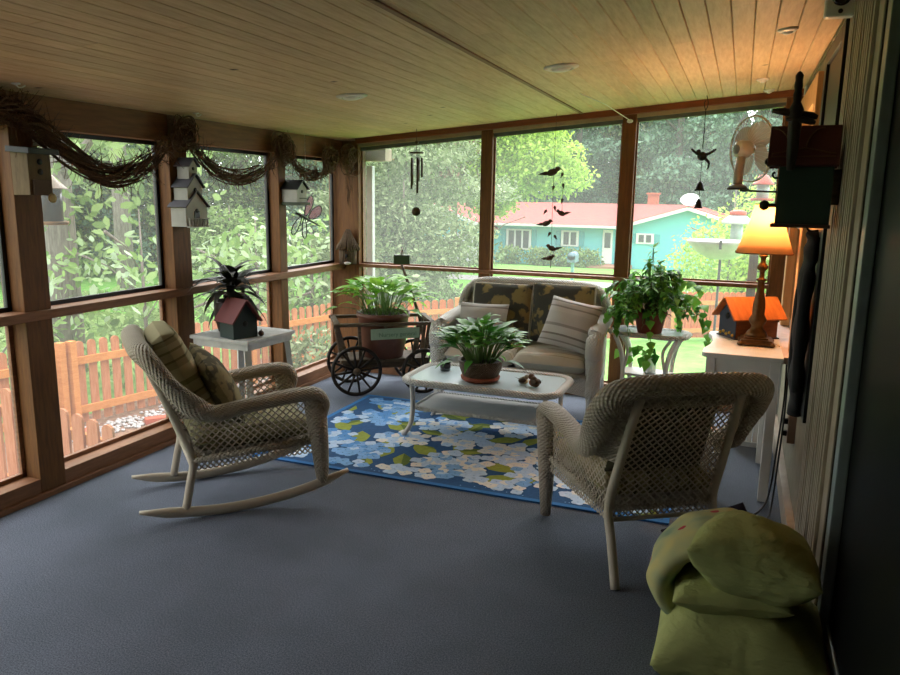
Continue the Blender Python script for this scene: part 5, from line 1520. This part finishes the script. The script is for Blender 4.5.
# seen through the outer (left) screens
tree('big pale tree trunk with sparse leaves just beyond the cedar fence, by the nearest post', -8.0, 7.0, 11, 2.6, L_mid, 6000, .15, .2, clear=.22, bk=barkp)
tree('slimmer grey tree trunk behind the broad-leaved branches in the first outer bay', -11.95, 12, 11, 2.4, L_mid, 5000, .16, .19, clear=.3, bk=barkp)
tree('broad-leaved bright green shrub close outside the first outer bay', -6.9, 7.2, 2.3, 1.3, L_big, 620, .13, .03, name='shrub', blobs=[((0, 0, 1.35), (1.4, 1.1, .55)), ((1.0, .9, 1.7), (.8, .9, .4)), ((-.3, -.7, 1.25), (.8, .8, .5))], group='shrubs beyond the cedar fence')
tree('broad-leaved green shrub in the second outer bay above the side table', -6.5, 9.0, 2.2, 1.2, L_big, 560, .12, .03, name='shrub', blobs=[((0, 0, 1.2), (1.0, 1.0, .7)), ((.4, .4, 1.75), (.6, .6, .4))], group='shrubs beyond the cedar fence')
tree('low leafy shrub behind the cedar fence by the pale trunk', -7.6, 5.6, 1.2, .9, L_mid, 1300, .12, .04, name='shrub', blobs=[((0, 0, .5), (1.0, 1.0, .6)), ((.9, 1.3, .45), (.9, .8, .5)), ((-.2, -1.2, .5), (.9, 1., .5))], group='shrubs beyond the cedar fence')
tree('low pale shrub in front of the fence behind the wagon wheel', -4.75, 7.75, .75, .5, L_pale, 900, .08, .02, name='shrub', blobs=[((0, 0, .38), (.42, .42, .38))], group='shrubs beyond the cedar fence')
tree('rounded pale green shrub behind the fence in the third outer bay', -7.0, 11.3, 1.9, 1.2, L_pale, 2500, .13, .04, name='shrub', blobs=[((0, 0, .9), (1.3, 1.2, .95)), ((.9, .8, .8), (1., 1., .9))], group='shrubs beyond the cedar fence')
tree('rounded clipped green shrub far off in the second outer bay', -13.5, 17.5, 2.4, 1.3, L_mid, 2000, .15, .05, name='shrub', blobs=[((0, 0, 1.1), (1.4, 1.3, 1.2))], group='shrubs beyond the cedar fence')
Rb = random.Random(31)
lab = ['tall green tree in the wood beyond the nearest outer bay', 'tall tree in the wood left of the slim grey trunk', 'leafy tree in the wood behind the slim grey trunk', 'leafy tree in the wood right of the slim grey trunk',
       'leafy tree behind the tiered white birdhouse', 'leafy tree in the wood behind the second outer bay', 'dark leafy tree behind the third post', 'leafy tree in the wood behind the pink dragonfly', 'leafy tree behind the corner post', 'dark leafy tree left of the wind chime']
for k in range(10):
    az = lerp(-1.85, -.47, k/9); Yd = lerp(8.5, 24, (k/9)**1.2); X = az*Yd-(1.0 if k < 4 else 0)
    tree(lab[k], X-1.5, Yd+2.5, Rb.uniform(9, 11), Rb.uniform(2.8, 3.4), (L_mid, L_dark, L_pale)[(k*2) % 3] if k not in (1, 4) else L_mid, 14000, .17, .16, clear=.04, nb=13)
labf = ['farthest wood tree seen past the nearest post', 'farthest wood tree above the broad-leaved shrub', 'farthest wood tree right of the tan feeder', 'farthest dark tree behind the first garland swag',
        'farthest wood tree behind the tiered birdhouse', 'farthest wood tree above the dark rosette plant', 'farthest wood tree behind the small white birdhouse', 'farthest wood tree left of the corner post', 'farthest wood tree right of the corner post']
for k in range(9):
    az = lerp(-1.75, -.42, k/8); Yd = lerp(14, 34, k/8); X = az*Yd-(7 if k == 8 else 0)
    tree(labf[k], X-2, Yd+3, Rb.uniform(11, 14), Rb.uniform(3.6, 4.4), (L_dark, L_mid)[k % 2], 12000, .26, .2, clear=.03, nb=13)
# through the rear screens
tree('large pale green bush beyond the fence behind the wind chime', -6.6, 14.5, 4.4, 1.9, L_pale, 22000, .10, .1, clear=.03, nb=14)
tree('pale green bush beside the loveseat end of the left rear screen', -6.0, 13.0, 2.9, 1.1, L_pale, 8000, .09, .05, name='shrub', blobs=[((0, 0, 1.2), (1.15, 1.0, 1.2)), ((-.5, .2, 2.1), (.9, .8, .8))], group='shrubs beyond the rear fence')
tree('reddish half-bare tree behind the pale bush and the first rear post', -10.3, 27, 8.6, 2.3, L_red, 5000, .16, .12, clear=.4)
tree('bright yellow green tree in front of the teal house', -9.0, 27, 6.8, 2.0, L_yel, 15000, .16, .1, blobs=[((1.4, 0, 4.5), (2.1, 1.8, 1.5)), ((.2, 0, 3.9), (1.4, 1.4, 1.4)), ((2.6, 0, 3.8), (1.4, 1.3, .8)), ((1.0, 0, 5.7), (1.8, 1.4, .9)), ((.2, 0, 2.9), (1.1, 1.0, .7))])
tree('light green bush at the right beyond the bird bath', -.15, 17.5, 3.2, 1.2, L_yel, 9000, .10, .05, name='shrub', blobs=[((0, 0, 1.2), (1.15, 1.1, 1.2)), ((.6, .2, 2.2), (.9, .9, .9)), ((-.5, .2, 1.0), (.9, .9, 1.0)), ((1.5, .5, 1.4), (1.2, 1, 1.5))], group='shrubs beyond the rear fence')
tree('mid green bush low behind the console table lamp', .75, 20, 2.6, 1.3, L_mid, 3500, .16, .05, name='shrub', blobs=[((0, 0, 1.1), (1.6, 1.2, 1.1))], group='shrubs beyond the rear fence')
labp = ['tall dark pine at the left end of the row behind the teal house', 'tall dark pine behind the garage gable', 'tall pine behind the reddish tree', 'tall pine behind the yellow green tree', 'tall dark pine behind the ridge of the red roof', 'tall pine right of the bird mobile', 'tall pine behind the brick chimney', 'tall pine behind the hanging black bell', 'tall pine behind the white fan', 'tall pine at the right end of the row behind the lamp']
for k in range(10):
    X = lerp(-25, 6.5, k/9); Yd = 50+(k % 3)*3
    tree(labp[k], X, Yd, Rb.uniform(15, 18), Rb.uniform(2.8, 3.3), (L_dark, L_dark, L_pale)[k % 3], 12000, .32, .3, name='pine_tree', clear=.2, nb=16, bk=plain('pine bark', '#6a6560', .9))
labq = ['back row pine beyond the left rear screen', 'back row pine beyond the wind chime', 'back row pine beyond the first rear post', 'back row pine beyond the bird mobile', 'back row pine above the red roof', 'back row pine beyond the second rear post', 'back row pine beyond the black bell', 'back row pine beyond the fan', 'back row pine at the far right']
for k in range(9):
    X = lerp(-30, 9, k/8); tree(labq[k], X, 61+(k % 2)*3, Rb.uniform(22, 25), 4.4, L_dark, 16000, .45, .3, name='pine_tree', clear=.02, nb=16)
# undergrowth
u_ = leaves('undergrowth', None, [((x, y, gz(0, y)+.15), (1.6, 1.6, .45)) for x, y in ((-9, 4.5), (-10, 7.5), (-8.5, 10), (-11, 10), (-10.5, 13), (-8, 13.5), (-12, 5), (-13.5, 8.5))], 6000, .14, L_mid, 77)
tag(u_, 'low green undergrowth on the woodland floor beyond the cedar fence', 'undergrowth', kind='stuff')

# ---- teal house
hs = thing('house', 'teal ranch house with a red roof beyond the lawn', 'house', (-7, 38, gz(0, 38)), 0)
teal = plain('teal siding', '#6ac8d0', .7, var=.05); redr = plain('faded red shingles', '#a9504b', .85, var=.1, scale=3); whp = plain('house white', '#e3e6e4', .5, var=.03); gl = plain('house window glass', '#4a4a55', .2, spec=.6)
z0 = gz(0, 38); Z = lambda z: z-z0; Xh = lambda x: x+7
mb = MB(); mb.box(Xh(-12.4), Xh(-5.4), 0, 8, 0, Z(.12)); mb.build('walls', teal, hs)
def gwall(x0, x1, xa, ze, za, y0, y1, name='gable_walls'):
    q = MB(); q.prism([(Xh(x0), 0), (Xh(x1), 0), (Xh(x1), Z(ze)), (Xh(xa), Z(za)), (Xh(x0), Z(ze))], -y1, -y0, Matrix.Rotation(PI/2, 4, 'X')); return q.build(name, teal, hs)
gwall(-5.4, .6, -2.4, .16, 1.06, -.15, 8); gwall(-18.5, -12.25, -15.4, -.12, 1.0, -.8, 8)
def roofslab(P, name='roof', th=.1):
    q = MB(); V = [Vector(p) for p in P]; q.add(V+[p+Vector((0, 0, th)) for p in V], [(3, 2, 1, 0), (4, 5, 6, 7), (0, 1, 5, 4), (1, 2, 6, 5), (2, 3, 7, 6), (3, 0, 4, 7)], None, False); return q.build(name, redr, hs)
roofslab([(Xh(-12.6), -.5, Z(.08)), (Xh(-5.6), -.5, Z(.08)), (Xh(-2.4), 4, Z(1.13)), (Xh(-12.6), 4, Z(1.13))])
roofslab([(Xh(-12.6), 8.5, Z(.08)), (Xh(-2.4), 8.5, Z(.08)), (Xh(-2.4), 4, Z(1.13)), (Xh(-12.6), 4, Z(1.13))])
roofslab([(Xh(-5.75), -.5, Z(.08)), (Xh(-2.4), -.5, Z(1.1)), (Xh(-2.4), 8, Z(1.1)), (Xh(-5.75), 8, Z(.08))])
roofslab([(Xh(.95), -.5, Z(.08)), (Xh(-2.4), -.5, Z(1.1)), (Xh(-2.4), 8, Z(1.1)), (Xh(.95), 8, Z(.08))])
roofslab([(Xh(-12.0), -1.1, Z(-.2)), (Xh(-15.4), -1.1, Z(1.05)), (Xh(-15.4), 8, Z(1.05)), (Xh(-12.0), 8, Z(-.2))])
roofslab([(Xh(-18.8), -1.1, Z(-.2)), (Xh(-15.4), -1.1, Z(1.05)), (Xh(-15.4), 8, Z(1.05)), (Xh(-18.8), 8, Z(-.2))])
for a, c in (((-5.75, .06), (-2.4, 1.08)), ((.95, .06), (-2.4, 1.08)), ((-12.0, -.22), (-15.4, 1.03)), ((-18.8, -.22), (-15.4, 1.03))):
    y_ = -.56 if a[0] > -10 else -1.15
    MB().bar((Xh(a[0]), y_, Z(a[1])), (Xh(c[0]), y_, Z(c[1])), .1, .16).build('fascia', whp, hs)
MB().bar((Xh(-12.3), -.56, Z(.1)), (Xh(-5.75), -.56, Z(.1)), .1, .12).build('gutter', whp, hs)
def hwin(x0, x1, z0_, z1_, nn, y_=-.02, shut=True):
    q = MB(); q.box(Xh(x0)-.08, Xh(x1)+.08, y_-.06, y_, Z(z0_)-.08, Z(z1_)+.08); w_ = q.build('window', whp, hs)
    q = MB(); d = (x1-x0)/nn
    for k in range(nn): q.box(Xh(x0)+k*d+.05, Xh(x0)+(k+1)*d-.05, y_-.075, y_-.055, Z(z0_), Z(z1_))
    q.build('pane', gl, w_)
    if shut:
        for s in (x0-.36, x1+.12): MB().box(Xh(s), Xh(s)+.24, y_-.05, y_, Z(z0_)-.05, Z(z1_)+.05).build('shutter', plain('deep teal', '#4aa3ad', .6), hs)
hwin(-11.45, -10.25, -1.12, -.22, 3); hwin(-8.5, -7.75, -.86, -.22, 2); hwin(-4.7, -4.0, -.60, -.24, 2, -.17)
MB().box(Xh(-6.45), Xh(-5.95), -.06, 0, Z(-1.75), Z(-.05)).build('door', whp, hs); MB().box(Xh(-6.35), Xh(-6.05), -.08, -.05, Z(-.95), Z(-.2)).build('pane', gl, hs)
MB().box(Xh(-5.8), Xh(-5.45), -.06, 0, Z(-1.75), Z(-.05)).build('side_light', whp, hs)
q = MB(); q.prism([(Xh(-14.9), 0), (Xh(-12.55), 0), (Xh(-12.55), Z(-.75)), (Xh(-12.95), Z(-.42)), (Xh(-14.5), Z(-.42)), (Xh(-14.9), Z(-.75))], .8, .88, Matrix.Rotation(PI/2, 4, 'X')); q.build('garage_door', plain('garage white', '#ccd2d6', .5), hs)
MB().box(Xh(-6.9), Xh(-4.9), -1.6, -.1, 0, .18).build('front_step', plain('brick step', '#b07f6c', .8), hs)
br = plain('chimney brick', '#b5664f', .85, var=.15, scale=8)
q = MB(); q.box(Xh(-4.85), Xh(-4.3), 4.2, 4.8, Z(.8), Z(1.75)); q.box(Xh(-4.92), Xh(-4.23), 4.1, 4.9, Z(1.75), Z(1.85)); q.build('chimney', br, hs)
q = MB(); q.lathe([(.0001, 0), (.22, .02), (.42, .09), (.45, .12), (.41, .12), (.21, .06), (.0001, .05)], 20, M=Matrix.Translation((Xh(-2.35), -.3, Z(1.42))) @ Matrix.Rotation(R2(40), 4, 'X')); q.tube([(Xh(-2.35), -.2, Z(1.1)), (Xh(-2.35), -.25, Z(1.42))], .03, 6); q.build('satellite_dish', whp, hs)
for k, (x, w_) in enumerate(((-11.0, .8), (-9.4, .8), (-8.2, .9), (-7.0, .8))):
    tree(('rounded shrub under the triple window of the teal house', 'rounded shrub between the windows of the teal house', 'rounded shrub under the double window of the teal house', 'rounded shrub near the front door of the teal house')[k], x, 36.8, 1.1, w_, L_mid, 900, .16, .03, name='shrub', blobs=[((0, 0, .45), (w_, .6, .55))], group='shrubs along the teal house')
mbx = thing('mailbox', 'blue grey mailbox on a post at the edge of the lawn', 'mailbox', (-4.55, 21.8, gz(0, 21.8)), 0)
MB().box(-.04, .04, -.04, .04, 0, .9).build('post', plain('mailbox post', '#7fb0b8', .7), mbx); q = MB(); q.box(-.12, .12, -.25, .25, .9, 1.08); q.tube([(0, -.25, 1.08), (0, .25, 1.08)], .12, 16); q.build('box', plain('mailbox blue', '#6a8496', .4, .3), mbx)

# bird bath, bird feeders and porch corner downspout
bb = thing('bird_bath', 'shallow white bird bath bowl on a thin pole outside the right rear screen', 'bird bath', (-.135, 6.5, gz(0, 6.5)), 0)
zz = -gz(0, 6.5)
MB().tube([(0, 0, 0), (0, 0, zz+1.03)], .011, 8).build('pole', M['iron'], bb)
q = MB(); q.lathe([(.0001, 1.02), (.10, 1.03), (.20, 1.085), (.265, 1.155), (.275, 1.175), (.262, 1.172), (.19, 1.10), (.09, 1.05), (.0001, 1.04)], 36, c=(0, 0, zz)); q.build('bowl', plain('bath white', '#cfccc6', .5), bb)
q = MB(); q.box(-.01, .01, -.285, -.262, zz+1.12, zz+1.19); q.build('clip', M['iron'], bb)
f1 = thing('bird_feeder', 'white domed bird feeder with a red cap seen left of the lampshade', 'bird feeder', (-.03, 7.0, 1.24), 0, 'red and white bird feeders outside')
q = MB(); q.lathe([(.13, .06), (.12, .09), (.07, .13), (.0001, .14)], 24); q.build('dome', plain('feeder white', '#d9dde0', .4), f1)
q = MB(); q.lathe([(.0001, .135), (.07, .135), (.07, .165), (.03, .18), (.0001, .182)], 20); q.build('cap', plain('feeder red', '#c8432f', .5), f1)
q = MB(); q.lathe([(.05, -.13), (.05, .07)], 16); q.build('tube', plain('feeder tube', '#aebbc0', .2), f1); MB().tube([(0, 0, .18), (0, 0, 1.1)], .003, 5).build('hanging_wire', M['iron'], f1)
f2 = thing('bird_feeder', 'red topped glass bird feeder seen between the fan and the lampshade', 'bird feeder', (.135, 6.2, 1.5), 0, 'red and white bird feeders outside')
q = MB(); q.lathe([(.0001, .20), (.03, .19), (.075, .13), (.08, .12), (.0001, .12)], 20); q.lathe([(.0001, 0), (.085, 0), (.085, .02), (.0001, .02)], 20); q.build('roof', plain('feeder red', '#c8432f', .5), f2)
q = MB(); q.lathe([(.045, .02), (.045, .12)], 16); q.build('tube', plain('feeder tube', '#aebbc0', .2), f2); MB().tube([(0, 0, .2), (0, 0, .8)], .003, 5).build('hanging_wire', M['iron'], f2)
fp = thing('flower_pot', 'small red flower pot on the lawn just outside, seen under the trailing vine', 'flower pot', (-.36, 8.6, gz(0, 8.6)), 0)
q = MB(); q.lathe([(.07, 0), (.1, .16), (.11, .16), (.11, .19), (.09, .19), (.08, .15)], 20); q.build('pot', plain('bright red pot', '#c0402f', .6), fp); soil(fp, .088, .165)
struct(boxo('trim_downspout', plain('downspout white', '#d3d6da', .5), -3.005, -2.95, 5.75, 5.80, -.85, 1.74))
struct(boxo('trim_gutter', plain('gutter tan', '#b7a28a', .6), -3.5, -2.80, 5.70, 5.82, 1.78, 1.88))

# ------------------------------------------------------------------ light, sky and camera
w = bpy.data.worlds.new('overcast'); S.world = w; w.use_nodes = True
wn_ = w.node_tree; bg_ = wn_.nodes['Background']
tcw = wn_.nodes.new('ShaderNodeTexCoord'); spw = wn_.nodes.new('ShaderNodeSeparateXYZ'); wn_.links.new(tcw.outputs['Generated'], spw.inputs[0])
rw = ramp(wn_, spw.outputs[2], [(.0, (.72, .74, .73)), (.25, (.90, .92, .93)), (1, (1, 1, 1))])
# thin cloud over the sun: the sky is brighter towards the back of the porch
dp_ = nd(wn_, 'ShaderNodeVectorMath', operation='DOT_PRODUCT'); wn_.links.new(tcw.outputs['Generated'], dp_.inputs[0]); dp_.inputs[1].default_value = Vector((-.25, .72, .65)).normalized()
mx0 = nd(wn_, 'ShaderNodeMath', operation='MAXIMUM'); wn_.links.new(dp_.outputs['Value'], mx0.inputs[0]); mx0.inputs[1].default_value = 0
pw_ = nd(wn_, 'ShaderNodeMath', operation='POWER'); wn_.links.new(mx0.outputs[0], pw_.inputs[0]); pw_.inputs[1].default_value = 4
ma_ = nd(wn_, 'ShaderNodeMath', operation='MULTIPLY_ADD'); wn_.links.new(pw_.outputs[0], ma_.inputs[0]); ma_.inputs[1].default_value = 6; ma_.inputs[2].default_value = 2.6
wn_.links.new(rw, bg_.inputs[0]); wn_.links.new(ma_.outputs[0], bg_.inputs[1])
pl_ = bpy.data.lights.new('lamp_bulb', 'POINT'); pl_.energy = 15; pl_.color = (1, .6, .31); pl_.shadow_soft_size = .03
po = bpy.data.objects.new('lamp_bulb_light', pl_); COL.objects.link(po); po.location = (.125, 4.20, .75+.70)

cam = bpy.data.cameras.new('camera'); cam.sensor_width = 36; cam.lens = 36*740/900; cam.clip_end = 300; cam.clip_start = .02
cob = bpy.data.objects.new('camera', cam); COL.objects.link(cob)
y_, p_, r_ = [math.radians(a) for a in (21.10235522, -10.81578013, -.88581749)]
Rm = Matrix.Rotation(y_, 3, 'Z') @ Matrix.Rotation(p_, 3, 'X') @ Matrix.Rotation(r_, 3, 'Y')
Rc = Rm @ Matrix(((1, 0, 0), (0, 0, -1), (0, 1, 0)))
cob.matrix_world = Matrix.Translation((0, 0, 1.5)) @ Rc.to_4x4()
S.camera = cob
S.view_settings.view_transform = 'Standard'; S.view_settings.look = 'None'; S.view_settings.gamma = 1; S.view_settings.use_curve_mapping = False
S.view_settings.exposure = .68
S.cycles.max_bounces = 10; S.cycles.diffuse_bounces = 5; S.cycles.transparent_max_bounces = 24; S.cycles.use_denoising = True
S.cycles.sample_clamp_indirect = 6
